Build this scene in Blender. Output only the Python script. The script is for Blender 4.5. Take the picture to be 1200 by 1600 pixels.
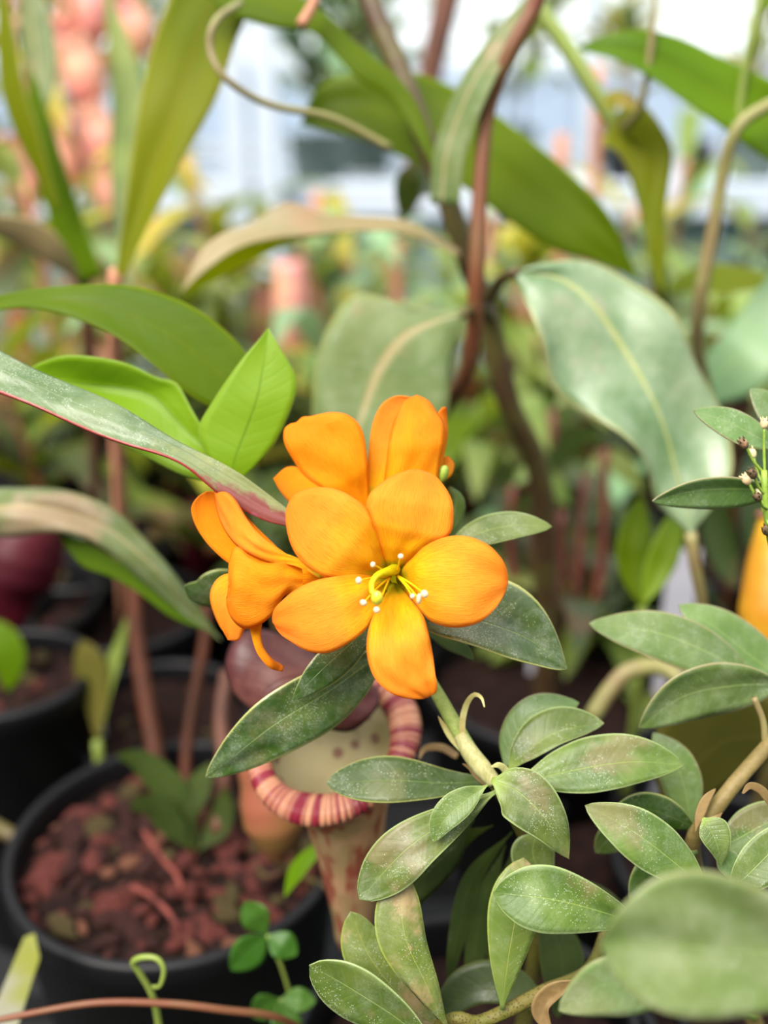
import bpy, math, random
import numpy as np
from mathutils import Vector

for o in list(bpy.data.objects): bpy.data.objects.remove(o)
scene = bpy.context.scene
COL = scene.collection

# ------------------------------------------------------------------ camera, world, sun, exposure
F = 1648.0                                   # focal length in pixels of the 1200x1600 frame
PITCH = math.radians(23.0)
CAM = np.array([0.0, 0.0, 1.25])
FOCUS = 0.28
cd = bpy.data.cameras.new('camera'); cam = bpy.data.objects.new('camera', cd); COL.objects.link(cam)
cam.location = CAM; cam.rotation_euler = (math.pi/2 - PITCH, 0, 0)
cd.sensor_fit = 'VERTICAL'; cd.sensor_height = 48.0; cd.sensor_width = 36.0; cd.lens = F/1600*48.0
cd.clip_start = 0.01; cd.clip_end = 60
cd.dof.use_dof = True; cd.dof.focus_distance = FOCUS; cd.dof.aperture_fstop = 6.4
scene.camera = cam

w = bpy.data.worlds.new('sky'); scene.world = w; w.use_nodes = True
bg = w.node_tree.nodes['Background']
bg.inputs['Color'].default_value = (0.95, 0.975, 1.0, 1); bg.inputs['Strength'].default_value = 1.25

sl = bpy.data.lights.new('sun', 'SUN'); sun = bpy.data.objects.new('sun', sl); COL.objects.link(sun)
sl.energy = 4.2; sl.angle = math.radians(36); sl.color = (1.0, 0.95, 0.86)
sun.rotation_euler = (math.radians(30), math.radians(-24), 0)

scene.view_settings.view_transform = 'Standard'; scene.view_settings.look = 'None'
scene.view_settings.gamma = 1.0; scene.view_settings.use_curve_mapping = False
scene.view_settings.exposure = 0.72

CP, SP = math.cos(PITCH), math.sin(PITCH)
def P(x, y, d):
    """point at depth d (metres along the view axis) seen at photo pixel x, y"""
    xc = (x - 600)/F*d; yc = -(y - 800)/F*d
    return np.array([xc, d*CP + yc*SP, CAM[2] - d*SP + yc*CP])
def PA(a):
    a = np.asarray(a, float)
    xc = (a[..., 0]-600)/F*a[..., 2]; yc = -(a[..., 1]-800)/F*a[..., 2]
    return np.stack([xc, a[..., 2]*CP + yc*SP, CAM[2] - a[..., 2]*SP + yc*CP], -1)
VIEW = np.array([0, CP, -SP])
BENCH = 0.79

# ------------------------------------------------------------------ materials
def lin(c):
    r = []
    for v in c[:3]:
        v /= 255.0
        r.append(v/12.92 if v <= .04045 else ((v+.055)/1.055)**2.4)
    return (*r, 1)
class NT:
    def __init__(s, name):
        s.m = bpy.data.materials.new(name); s.m.use_nodes = True
        s.t = s.m.node_tree; s.t.nodes.clear(); s.out = s.t.nodes.new('ShaderNodeOutputMaterial')
    def n(s, typ, **kw):
        nd = s.t.nodes.new('ShaderNode'+typ)
        for k, v in kw.items():
            if k.startswith('i_'): nd.inputs[k[2:].replace('_', ' ')].default_value = v
            else: setattr(nd, k, v)
        return nd
    def l(s, a, b): s.t.links.new(a, b)
    def val(s, x, sock):
        if hasattr(x, 'links') or hasattr(x, 'is_linked'): s.l(x, sock)
        else: sock.default_value = x
    def math(s, op, a, b=0.0, clamp=False):
        nd = s.n('Math', operation=op, use_clamp=clamp); s.val(a, nd.inputs[0]); s.val(b, nd.inputs[1]); return nd.outputs[0]
    def mix(s, f, a, b):
        nd = s.n('Mix', data_type='RGBA'); s.val(f, nd.inputs[0]); s.val(a, nd.inputs[6]); s.val(b, nd.inputs[7]); return nd.outputs[2]
    def rng(s, x, a, b, c=0.0, d=1.0):
        nd = s.n('MapRange', interpolation_type='SMOOTHSTEP'); s.l(x, nd.inputs[0])
        for i, v in enumerate((a, b, c, d)): nd.inputs[i+1].default_value = v
        return nd.outputs[0]
    def noise(s, vec, scale, detail=3, rough=.55):
        nd = s.n('TexNoise'); nd.inputs['Scale'].default_value = scale; nd.inputs['Detail'].default_value = detail
        nd.inputs['Roughness'].default_value = rough
        if vec is not None: s.l(vec, nd.inputs['Vector'])
        return nd.outputs['Fac']

MATS = {}
def leaf_mat(name, c1, c2, mid, edge=None, patch=None, pamt=.5, speck=0.0, trans=.3, tcol=None,
             rough=.42, midw=.05, scale=70, spec=.4, veins=.12, base=None, under=None, dust_sheen=.0):
    s = NT(name); tc = s.n('TexCoord'); ob = tc.outputs['Object']
    sx = s.n('SeparateXYZ'); s.l(tc.outputs['UV'], sx.inputs[0]); u, v = sx.outputs[0], sx.outputs[1]
    a = s.math('MULTIPLY', s.math('ABSOLUTE', s.math('SUBTRACT', v, .5)), 2.0)
    col = s.mix(s.rng(s.noise(ob, scale, 4), .35, .68), lin(c1), lin(c2))
    inf = s.n('ObjectInfo')
    hs = s.n('HueSaturation'); s.l(col, hs.inputs['Color'])
    s.l(s.math('ADD', s.math('MULTIPLY', inf.outputs['Random'], .025), .478), hs.inputs['Hue'])
    s.l(s.math('ADD', s.math('MULTIPLY', inf.outputs['Random'], .3), .86), hs.inputs['Value']); col = hs.outputs[0]
    # side veins
    vw = s.math('SINE', s.math('ADD', s.math('MULTIPLY', u, 70.0), s.math('MULTIPLY', a, -9.0)))
    vm = s.math('MULTIPLY', s.rng(vw, .75, 1.0), veins)
    col = s.mix(s.math('MULTIPLY', vm, .5), col, lin(mid))
    if patch:
        pm = s.math('MULTIPLY', s.rng(s.noise(ob, scale*.55, 5, .62), .54, .66), pamt)
        col = s.mix(pm, col, lin(patch))
    wmid = s.math('SUBTRACT', midw, s.math('MULTIPLY', u, midw*.65))
    mm = s.n('MapRange', interpolation_type='SMOOTHSTEP'); s.l(a, mm.inputs[0]); s.l(wmid, mm.inputs[1])
    mm.inputs[2].default_value = 0.0; mm.inputs[3].default_value = 0; mm.inputs[4].default_value = 1
    mid_m = mm.outputs[0]
    col = s.mix(s.math('MULTIPLY', mid_m, .7), col, lin(mid))
    if base: col = s.mix(s.rng(u, .22, 0.0), col, lin(base))
    if edge: col = s.mix(s.rng(a, .91, .985), col, lin(edge))
    if dust_sheen:
        dm = s.math('MULTIPLY', s.rng(s.noise(ob, 110, 6, .75), .40, .72), s.rng(s.noise(ob, 2600, 2, .7), .3, .7, .1, 1.0))
        col = s.mix(s.math('MULTIPLY', dm, dust_sheen), col, lin((206, 212, 196)))  # pale noise: leaf dust plus a whitish sheen painted into the colour
    if speck:
        vo = s.n('TexVoronoi'); vo.inputs['Scale'].default_value = 2300; s.l(ob, vo.inputs['Vector'])
        sepc = s.n('SeparateColor'); s.l(vo.outputs['Color'], sepc.inputs[0])
        dens = s.rng(s.noise(ob, 90, 3), .42, .68)
        sel = s.math('GREATER_THAN', s.math('MULTIPLY', sepc.outputs[0], s.math('ADD', dens, .35)), 1.0-speck)
        dot = s.math('MULTIPLY', s.rng(vo.outputs['Distance'], .42, .15), sel)
        col = s.mix(s.math('MULTIPLY', dot, .48), col, lin((222, 226, 208)))
    if under:
        g = s.n('NewGeometry'); col = s.mix(g.outputs['Backfacing'], col, lin(under))
    bh = s.math('ADD', s.math('MULTIPLY', mid_m, -.7), s.math('MULTIPLY', s.rng(vw, .3, 1.0), -.12))
    bh = s.math('ADD', bh, s.math('MULTIPLY', s.noise(ob, 900, 3), .25))
    bp = s.n('Bump'); bp.inputs['Strength'].default_value = .35; bp.inputs['Distance'].default_value = .0006; s.l(bh, bp.inputs['Height'])
    pb = s.n('BsdfPrincipled'); s.l(col, pb.inputs['Base Color']); pb.inputs['Roughness'].default_value = rough
    pb.inputs['Specular IOR Level'].default_value = spec; s.l(bp.outputs[0], pb.inputs['Normal'])
    tr = s.n('BsdfTranslucent')
    if tcol: s.l(s.mix(.75, col, lin(tcol)), tr.inputs[0])
    else: s.l(col, tr.inputs[0])
    mx = s.n('MixShader'); mx.inputs[0].default_value = trans
    s.l(pb.outputs[0], mx.inputs[1]); s.l(tr.outputs[0], mx.inputs[2]); s.l(mx.outputs[0], s.out.inputs[0])
    MATS[name] = s.m; return s.m

def plain(name, c1, c2=None, rough=.5, scale=60, spec=.4, bump=.2, bscale=None, stretch=None, metal=0, dots=None, dscale=900, damt=.5):
    s = NT(name); tc = s.n('TexCoord'); ob = tc.outputs['Object']
    if stretch:
        mp = s.n('Mapping'); mp.inputs['Scale'].default_value = stretch; s.l(ob, mp.inputs[0]); ob = mp.outputs[0]
    nz = s.noise(ob, scale, 4)
    col = s.mix(s.rng(nz, .35, .68), lin(c1), lin(c2 or c1))
    if dots:
        vo = s.n('TexVoronoi'); vo.inputs['Scale'].default_value = dscale; s.l(tc.outputs['Object'], vo.inputs['Vector'])
        col = s.mix(s.math('MULTIPLY', s.rng(vo.outputs['Distance'], .45, .2), damt), col, lin(dots))
    pb = s.n('BsdfPrincipled'); s.l(col, pb.inputs['Base Color']); pb.inputs['Roughness'].default_value = rough
    pb.inputs['Specular IOR Level'].default_value = spec; pb.inputs['Metallic'].default_value = metal
    if bump:
        bp = s.n('Bump'); bp.inputs['Strength'].default_value = bump; bp.inputs['Distance'].default_value = .001
        s.l(s.noise(ob, bscale or scale*4, 3), bp.inputs['Height']); s.l(bp.outputs[0], pb.inputs['Normal'])
    s.l(pb.outputs[0], s.out.inputs[0]); MATS[name] = s.m; return s.m

def petal_mat(name, throat, near, body, rim, trans=.45):
    s = NT(name); tc = s.n('TexCoord')
    sx = s.n('SeparateXYZ'); s.l(tc.outputs['UV'], sx.inputs[0]); u, v = sx.outputs[0], sx.outputs[1]
    mp = s.n('Mapping'); mp.inputs['Scale'].default_value = (6, 58, 1); s.l(tc.outputs['UV'], mp.inputs[0])
    ds = s.noise(tc.outputs['Object'], 130, 2)
    cb = s.n('CombineXYZ'); s.l(s.math('MULTIPLY', ds, 1.6), cb.inputs[1])
    va = s.n('VectorMath', operation='ADD'); s.l(mp.outputs[0], va.inputs[0]); s.l(cb.outputs[0], va.inputs[1])
    vein = s.noise(va.outputs[0], 1.6, 4, .6)
    cr = s.n('ValToRGB'); e = cr.color_ramp.elements
    e[0].position = .05; e[0].color = lin(throat); e[1].position = 1; e[1].color = lin(rim)
    for p, c in ((.16, near), (.27, near), (.5, body)):
        x = cr.color_ramp.elements.new(p); x.color = lin(c)
    s.l(s.math('ADD', u, s.math('MULTIPLY', s.math('SUBTRACT', ds, .5), .35)), cr.inputs[0])
    a = s.math('MULTIPLY', s.math('ABSOLUTE', s.math('SUBTRACT', v, .5)), 2.0)
    col = s.mix(s.math('MULTIPLY', s.rng(a, .82, 1.0), .55), cr.outputs[0], lin(rim))
    col = s.mix(s.math('MULTIPLY', s.rng(vein, .46, .64), .5), col, lin(rim))
    bp = s.n('Bump'); bp.inputs['Strength'].default_value = .6; bp.inputs['Distance'].default_value = .0007
    s.l(vein, bp.inputs['Height'])
    pb = s.n('BsdfPrincipled'); s.l(col, pb.inputs['Base Color']); pb.inputs['Roughness'].default_value = .55
    pb.inputs['Specular IOR Level'].default_value = .25; s.l(bp.outputs[0], pb.inputs['Normal'])
    tr = s.n('BsdfTranslucent'); s.l(col, tr.inputs[0]); s.l(bp.outputs[0], tr.inputs['Normal'])
    mx = s.n('MixShader'); mx.inputs[0].default_value = trans
    s.l(pb.outputs[0], mx.inputs[1]); s.l(tr.outputs[0], mx.inputs[2]); s.l(mx.outputs[0], s.out.inputs[0])
    MATS[name] = s.m; return s.m

petal_mat('petal', (190, 192, 16), (255, 202, 20), (255, 182, 52), (255, 143, 30))
petal_mat('throat', (150, 170, 10), (170, 180, 14), (190, 180, 20), (200, 180, 20))
petal_mat('petal_deep', (255, 190, 10), (255, 182, 14), (255, 172, 20), (252, 142, 16))
# rhododendron leaves
leaf_mat('rhodo', (70, 96, 30), (98, 120, 52), (148, 166, 86), (152, 168, 108), (142, 118, 88), .45, .36, .22, (120, 160, 20), scale=80, base=(138, 158, 70), dust_sheen=.2)
leaf_mat('rhodo_dark', (42, 70, 14), (60, 86, 26), (108, 132, 60), (150, 156, 84), (110, 104, 62), .35, .36, .18, (90, 140, 10), scale=80, dust_sheen=.16)
leaf_mat('rhodo_dust', (48, 74, 18), (84, 102, 46), (132, 152, 82), (176, 176, 100), (112, 108, 62), .5, .6, .18, (90, 130, 10), rough=.3, spec=.6, scale=90, dust_sheen=.3)
leaf_mat('rhodo_grey', (82, 112, 54), (104, 130, 72), (152, 170, 98), (150, 142, 102), None, 0, .1, .2, (120, 160, 30), scale=60, rough=.4, dust_sheen=.25)
leaf_mat('rhodo_pale', (108, 134, 74), (128, 148, 92), (150, 172, 104), (134, 140, 88), (156, 152, 112), .5, .1, .25, (140, 176, 40), scale=55, midw=.03, dust_sheen=.3)
leaf_mat('rhodo_tan', (92, 118, 44), (112, 132, 58), (168, 172, 82), (150, 164, 72), (176, 146, 106), .85, .3, .25, (140, 170, 30), scale=85, dust_sheen=.2)
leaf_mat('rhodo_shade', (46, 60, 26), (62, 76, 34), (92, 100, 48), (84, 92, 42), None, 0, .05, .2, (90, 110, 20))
# big pitcher-plant leaves
leaf_mat('neps_green', (78, 112, 2), (92, 124, 6), (124, 130, 30), (118, 136, 24), None, 0, 0, .42, (118, 148, 0), scale=14, rough=.45, veins=.02, spec=.16)
leaf_mat('neps_olive', (108, 128, 8), (130, 140, 20), (164, 140, 46), (178, 166, 90), None, 0, 0, .52, (164, 172, 0), scale=12, rough=.5, veins=.03, spec=.16)
leaf_mat('neps_grey', (88, 114, 74), (122, 138, 104), (172, 172, 92), (150, 152, 96), (166, 150, 130), .7, 0, .16, (110, 150, 40), scale=30, rough=.36, midw=.10, veins=.05, spec=.55, dust_sheen=.3)
leaf_mat('neps_dull', (84, 104, 54), (104, 118, 68), (178, 154, 112), (118, 124, 66), (160, 132, 106), .8, 0, .15, (100, 130, 30), scale=26, rough=.45, midw=.16, veins=.03, spec=.3, dust_sheen=.2)
leaf_mat('neps_fresh', (118, 158, 22), (130, 166, 38), (86, 122, 22), (136, 164, 56), None, 0, 0, .45, (152, 186, 6), scale=20, rough=.42, midw=.06, veins=.06, spec=.25)
leaf_mat('olive_dull', (92, 92, 34), (112, 106, 48), (120, 116, 50), None, None, 0, 0, .3, None, scale=16, spec=.15, veins=.02)
leaf_mat('neps_tan', (146, 132, 88), (130, 126, 82), (176, 134, 90), (160, 130, 84), (170, 124, 98), .5, 0, .2, None, scale=24)
leaf_mat('neps_yellow', (166, 168, 56), (190, 176, 84), (200, 180, 104), None, (206, 150, 110), .4, 0, .4, (180, 180, 40), scale=20, spec=.2)
leaf_mat('neps_mint', (112, 150, 108), (138, 168, 122), (160, 184, 112), None, None, 0, 0, .3, None, scale=15)
leaf_mat('far_green', (92, 116, 46), (124, 142, 66), (150, 156, 80), None, (156, 130, 86), .4, 0, .35, (146, 160, 30), scale=20)
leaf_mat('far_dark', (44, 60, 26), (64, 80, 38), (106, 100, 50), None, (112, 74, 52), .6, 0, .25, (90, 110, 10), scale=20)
leaf_mat('clover', (52, 100, 26), (70, 118, 40), (96, 140, 56), None, None, 0, 0, .3, None, scale=60)
leaf_mat('pink_lid', (214, 140, 130), (226, 162, 140), (190, 100, 90), None, (220, 180, 120), .5, 0, .35, None, scale=30)
leaf_mat('lid_skin', (92, 54, 48), (120, 82, 66), (92, 50, 48), (56, 26, 30), (74, 36, 38), .7, 0, .2, None, scale=90, veins=0)

# the red-margined strap leaf
def strap_mat():
    m = leaf_mat('strap', (80, 104, 60), (110, 128, 88), (112, 130, 84), None, None, 0, .4, .15, (110, 140, 60), scale=60, rough=.34, midw=.03, veins=0, dust_sheen=.3)
    t = m.node_tree; s = NT.__new__(NT); s.m = m; s.t = t
    pb = next(n for n in t.nodes if n.type == 'BSDF_PRINCIPLED'); old = pb.inputs['Base Color'].links[0].from_socket
    tc = s.n('TexCoord'); sx = s.n('SeparateXYZ'); s.l(tc.outputs['UV'], sx.inputs[0]); u, v = sx.outputs[0], sx.outputs[1]
    nz = s.noise(tc.outputs['Object'], 160, 4, .65)
    red = s.rng(s.math('ADD', s.math('ADD', u, s.math('MULTIPLY', s.math('SUBTRACT', nz, .5), .55)), s.math('MULTIPLY', s.math('SUBTRACT', v, .5), .28)), .80, .93)
    olive = s.rng(s.math('ADD', u, s.math('MULTIPLY', s.math('SUBTRACT', nz, .5), .5)), .62, .8)
    col = s.mix(s.math('MULTIPLY', olive, .6), old, lin((140, 140, 84)))
    col = s.mix(s.math('MULTIPLY', red, .85), col, lin((132, 56, 66)))
    edge = s.rng(s.math('ADD', v, s.math('MULTIPLY', s.math('SUBTRACT', nz, .5), .06)), .925, .965)
    col = s.mix(edge, col, lin((150, 58, 54)))
    vo = s.n('TexVoronoi'); vo.inputs['Scale'].default_value = 75; s.l(tc.outputs['Object'], vo.inputs['Vector'])
    col = s.mix(s.math('MULTIPLY', s.rng(vo.outputs['Distance'], .16, .09), .8), col, lin((160, 86, 104)))
    s.l(col, pb.inputs['Base Color'])
strap_mat()

plain('stem_rhodo', (92, 92, 34), (108, 98, 48), .55, 200, .25, dots=(66, 44, 22), dscale=1300, damt=.8)
plain('stem_new', (138, 158, 72), (158, 172, 92), .45, 500, bump=.5, bscale=1400, stretch=(1, 1, 1))
plain('sheath', (186, 180, 128), (164, 160, 100), .5, 200, stretch=(6, 6, 1))
plain('bract', (200, 196, 130), (170, 150, 90), .5, 100)
plain('bract_brown', (136, 112, 70), (110, 84, 48), .6, 120)
plain('branch_tan', (128, 110, 66), (104, 90, 46), .6, 160, dots=(106, 82, 46), dscale=900, damt=.4)
plain('neps_stem', (92, 84, 42), (76, 52, 36), .5, 40)
plain('neps_stem_green', (122, 138, 60), (108, 120, 52), .45, 40)
plain('vine_red', (112, 62, 40), (110, 74, 46), .5, 40)
plain('vine_brown', (84, 42, 24), (62, 34, 20), .6, 30, .2)
plain('tendril_olive', (134, 130, 78), (126, 108, 72), .5, 50)
plain('cane_pink', (198, 134, 106), (176, 120, 92), .6, 40)
plain('cane_red', (108, 52, 40), (86, 44, 34), .55, 40)
plain('cane_dark', (104, 62, 46), (84, 52, 40), .6, 40)
plain('black_plastic', (8, 7, 10), (13, 12, 16), .5, 30, .28, .08)
plain('pot_grey', (104, 116, 108), (84, 98, 90), .6, 20)
plain('soil', (24, 15, 13), (40, 25, 21), .95, 140, .1, 1.0, 400)
plain('bark_red', (120, 62, 54), (84, 42, 38), .85, 120, .2, .8, 300)
plain('bark_tan', (142, 94, 72), (100, 64, 48), .85, 120, .2, .8, 300)
plain('bark_dark', (72, 40, 36), (50, 29, 27), .9, 120, .2, .8, 300)
plain('bark_moss', (88, 80, 44), (74, 56, 40), .9, 120, .2, .8, 300)
plain('white_paint', (196, 204, 216), (180, 190, 206), .45, 5, .4, .05)
plain('panel_green', (116, 140, 134), (140, 158, 156), .3, 3, .5, .02)
plain('bench_metal', (34, 35, 37), (26, 27, 29), .6, 8, .4, .2)
plain('concrete', (96, 94, 90), (80, 78, 74), .9, 3, .2, .3)
plain('anther', (242, 214, 176), (226, 196, 160), .7, 2000)
plain('filament', (248, 200, 20), (236, 190, 20), .4, 800)
plain('style', (198, 186, 12), (176, 176, 16), .35, 500)
plain('stigma', (214, 200, 50), (190, 186, 54), .25, 900, .6)
plain('capsule_dark', (72, 60, 36), (110, 84, 60), .6, 900)
plain('capsule_pale', (222, 206, 156), (206, 168, 130), .5, 600)
plain('capsule_brown', (158, 122, 92), (108, 80, 58), .6, 900)
plain('pedicel', (140, 164, 62), (120, 148, 56), .45, 300)
plain('tag_white', (200, 196, 206), (186, 182, 196), .5, 30)
plain('plant_tag', (124, 120, 112), (108, 110, 26), .4, 30)
plain('lid', (118, 66, 66), (146, 96, 84), .5, 90, .3, .3, 500, dots=(74, 30, 42), dscale=160, damt=.7)
plain('pitcher_burgundy', (58, 8, 20), (78, 16, 28), .5, 25, .25)
plain('pitcher_orange', (196, 120, 70), (176, 98, 70), .4, 20)
plain('pitcher_rust', (140, 78, 58), (126, 96, 50), .45, 30)
plain('pitcher_amber', (196, 150, 34), (178, 120, 30), .4, 25)
plain('pitcher_pink', (214, 138, 140), (222, 164, 132), .4, 25)
plain('pitcher_red', (206, 84, 54), (180, 90, 48), .4, 25)

def pitcher_mat():
    s = NT('pitcher_speckled'); tc = s.n('TexCoord'); ob = tc.outputs['Object']
    mp = s.n('Mapping'); mp.inputs['Scale'].default_value = (1, 1, .34); s.l(ob, mp.inputs[0])
    nz = s.noise(mp.outputs[0], 130, 4, .6)
    col = s.mix(s.rng(s.noise(ob, 60, 2), .4, .65), lin((182, 142, 108)), lin((156, 132, 92)))
    col = s.mix(s.math('MULTIPLY', s.rng(nz, .46, .60), .85), col, lin((136, 54, 46)))
    g = s.n('NewGeometry')
    vo = s.n('TexVoronoi'); vo.inputs['Scale'].default_value = 165; vo.inputs['Randomness'].default_value = 1; s.l(ob, vo.inputs['Vector'])
    sc = s.n('SeparateColor'); s.l(vo.outputs['Color'], sc.inputs[0])
    sp = s.math('MULTIPLY', s.rng(vo.outputs['Distance'], .42, .22), s.math('GREATER_THAN', sc.outputs[0], .22))
    inn = s.mix(s.rng(s.noise(ob, 50, 2), .4, .7), lin((206, 192, 150)), lin((184, 168, 116)))
    inn = s.mix(s.math('MULTIPLY', sp, .75), inn, lin((132, 74, 78)))
    col = s.mix(g.outputs['Backfacing'], col, inn)
    pb = s.n('BsdfPrincipled'); s.l(col, pb.inputs['Base Color']); pb.inputs['Roughness'].default_value = .4
    tr = s.n('BsdfTranslucent'); s.l(col, tr.inputs[0]); mx = s.n('MixShader'); mx.inputs[0].default_value = .3
    s.l(pb.outputs[0], mx.inputs[1]); s.l(tr.outputs[0], mx.inputs[2]); s.l(mx.outputs[0], s.out.inputs[0]); MATS['pitcher_speckled'] = s.m
pitcher_mat()
def peristome_mat():
    s = NT('peristome'); tc = s.n('TexCoord'); sx = s.n('SeparateXYZ'); s.l(tc.outputs['UV'], sx.inputs[0]); u = sx.outputs[0]
    cb = s.n('CombineXYZ'); s.l(s.math('MULTIPLY', u, 34.0), cb.inputs[0])
    nz = s.noise(cb.outputs[0], 1.0, 3, .6)
    col = s.mix(s.rng(nz, .44, .56), lin((186, 128, 98)), lin((126, 28, 46)))
    bp = s.n('Bump'); bp.inputs['Strength'].default_value = .5; bp.inputs['Distance'].default_value = .0008
    s.l(s.math('SINE', s.math('MULTIPLY', u, 500.0)), bp.inputs['Height'])
    pb = s.n('BsdfPrincipled'); s.l(col, pb.inputs['Base Color']); pb.inputs['Roughness'].default_value = .3; s.l(bp.outputs[0], pb.inputs['Normal'])
    s.l(pb.outputs[0], s.out.inputs[0]); MATS['peristome'] = s.m
peristome_mat()
def glass_mat(name, c, k):
    s = NT(name); g = s.n('BsdfGlossy'); g.inputs['Roughness'].default_value = .08
    t = s.n('BsdfTransparent'); t.inputs[0].default_value = (*c, 1)
    d = s.n('BsdfTranslucent'); d.inputs[0].default_value = (*c, 1)
    m = s.n('MixShader'); m.inputs[0].default_value = .06; s.l(t.outputs[0], m.inputs[1]); s.l(g.outputs[0], m.inputs[2])
    m2 = s.n('MixShader'); m2.inputs[0].default_value = k; s.l(m.outputs[0], m2.inputs[1]); s.l(d.outputs[0], m2.inputs[2])
    s.l(m2.outputs[0], s.out.inputs[0]); MATS[name] = s.m
glass_mat('pane_glass', (.60, .66, .72), .4); glass_mat('pane_clear', (.96, .98, .98), .04)

# ------------------------------------------------------------------ mesh helpers
def link(name, me, mat, parent=None, loc=None):
    o = bpy.data.objects.new(name, me); COL.objects.link(o)
    if mat: me.materials.append(MATS[mat] if isinstance(mat, str) else mat)
    if parent: o.parent = parent
    elif loc is not None: o.location = loc
    return o
def origin(parent, loc=None):
    p = np.zeros(3)
    while parent is not None: p = p + np.array(parent.location); parent = parent.parent
    return p if loc is None else p + np.array(loc)
def mesh(name, verts, faces, mat, parent=None, uv=None, loc=None, smooth=True):
    off = origin(parent) if parent else (np.array(loc) if loc is not None else np.zeros(3))
    me = bpy.data.meshes.new(name); me.from_pydata((np.asarray(verts)-off).tolist(), [], faces)
    if uv is not None:
        l = me.uv_layers.new(name='UVMap'); idx = np.empty(len(me.loops), np.int32); me.loops.foreach_get('vertex_index', idx)
        l.data.foreach_set('uv', np.asarray(uv, np.float32)[idx].ravel())
    if smooth: me.polygons.foreach_set('use_smooth', [True]*len(me.polygons))
    me.update(); return link(name, me, mat, parent, loc)
def spline(pts, n, closed=False):
    """Catmull-Rom through pts, n+1 samples even in arc length"""
    p = np.asarray(pts, float)
    if len(p) == 2: t = np.linspace(0, 1, n+1)[:, None]; return p[0]*(1-t)+p[1]*t
    q = np.vstack([2*p[0]-p[1], p, 2*p[-1]-p[-2]]); out = []
    for i in range(len(p)-1):
        a, b, c, d = q[i:i+4]; t = np.linspace(0, 1, 17)[:-1, None]
        out.append(.5*((2*b)+(-a+c)*t+(2*a-5*b+4*c-d)*t*t+(-a+3*b-3*c+d)*t**3))
    out.append(p[-1:]); out = np.vstack(out)
    s = np.r_[0, np.cumsum(np.linalg.norm(np.diff(out, axis=0), axis=1))]
    x = np.linspace(0, s[-1], n+1)
    return np.stack([np.interp(x, s, out[:, k]) for k in range(out.shape[1])], 1)
def surf(name, W, mat, parent, cup=0., fold=0., wave=None, solid=0., bumps=0., seed=0, thing_loc=None):
    """W: (n+1, m+1, 3) world grid -> curved sheet"""
    n, m = W.shape[0]-1, W.shape[1]-1
    du = np.gradient(W, axis=0); dv = np.gradient(W, axis=1); N = np.cross(du, dv)
    # near tips the cross product vanishes: take the row-average normal there
    rowN = N[:, 1:-1].sum(1); g = rowN.sum(0); g /= np.linalg.norm(g)+1e-15
    ln = np.linalg.norm(rowN, axis=1, keepdims=True); rowN = np.where(ln > ln.max()*.02, rowN/(ln+1e-15), g)
    if g @ (W.mean((0, 1))-CAM) > 0: rowN = -rowN; flip = True
    else: flip = False
    v = np.linspace(-1, 1, m+1)[None, :]; u = np.linspace(0, 1, n+1)[:, None]
    env = np.minimum(1, np.minimum(u, 1-u)*6)
    width = np.linalg.norm(W[:, -1]-W[:, 0], axis=1); wr = (width/(width.max()+1e-12))[:, None]
    disp = wr*(cup*(1-v*v)+fold*(1-np.abs(v)))
    if wave: amp, k, ph = wave; disp = disp + env*amp*np.sin(2*math.pi*k*u+ph+v*1.3)*(.25+np.abs(v)**1.5)
    if bumps:
        r = np.random.RandomState(seed); z = 0
        for _ in range(5):
            a, b, p = r.uniform(1, 5), r.uniform(-2.5, 2.5), r.uniform(0, 6.3); z = z + np.sin(a*math.pi*u+b*math.pi*v+p)
        disp = disp + bumps*z*env*.5
    W = W + rowN[:, None, :]*disp[..., None]
    uv = np.stack(np.broadcast_arrays(u, (v+1)/2), -1).reshape(-1, 2)
    f = []
    for i in range(n):
        for j in range(m):
            a = i*(m+1)+j; q = (a, a+1, a+m+2, a+m+1); f.append(q if not flip else q[::-1])
    o = mesh(name, W.reshape(-1, 3), [tuple(reversed(q)) for q in f] if False else f, mat, parent, uv, loc=thing_loc)
    if solid:
        md = o.modifiers.new('thickness', 'SOLIDIFY'); md.thickness = solid; md.offset = 0
    return o
def fill3(pts, d):
    """(x,y) or (x,y,mm) -> (x,y,depth)"""
    return np.array([(p[0], p[1], d+(p[2]/1000 if len(p) > 2 else 0)) for p in pts], float)
def loft(name, parent, L, R, d, mat, M=None, n=26, m=10, prof=None, off=0., **kw):
    """sheet between a left and a right edge, both base to tip; d depth, prof [(t,mm)] extra depth along the length"""
    l, r = spline(fill3(L, d), n), spline(fill3(R, d), n)
    t = np.linspace(0, 1, n+1)
    if prof: e = np.interp(t, [p[0] for p in prof], [p[1] for p in prof])/1000; l[:, 2] += e; r[:, 2] += e
    l[:, 2] += off/1000; r[:, 2] += off/1000
    h = m//2
    if M is not None: c = spline(fill3(M, d), n); c[:, 2] += off/1000
    else: c = (l+r)/2
    k = np.linspace(0, 1, h+1)[None, :, None]
    W = np.concatenate([l[:, None]*(1-k)+c[:, None]*k, (c[:, None]*(1-k)+r[:, None]*k)[:, 1:]], 1)
    return surf(name, PA(W), mat, parent, **kw)
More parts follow.
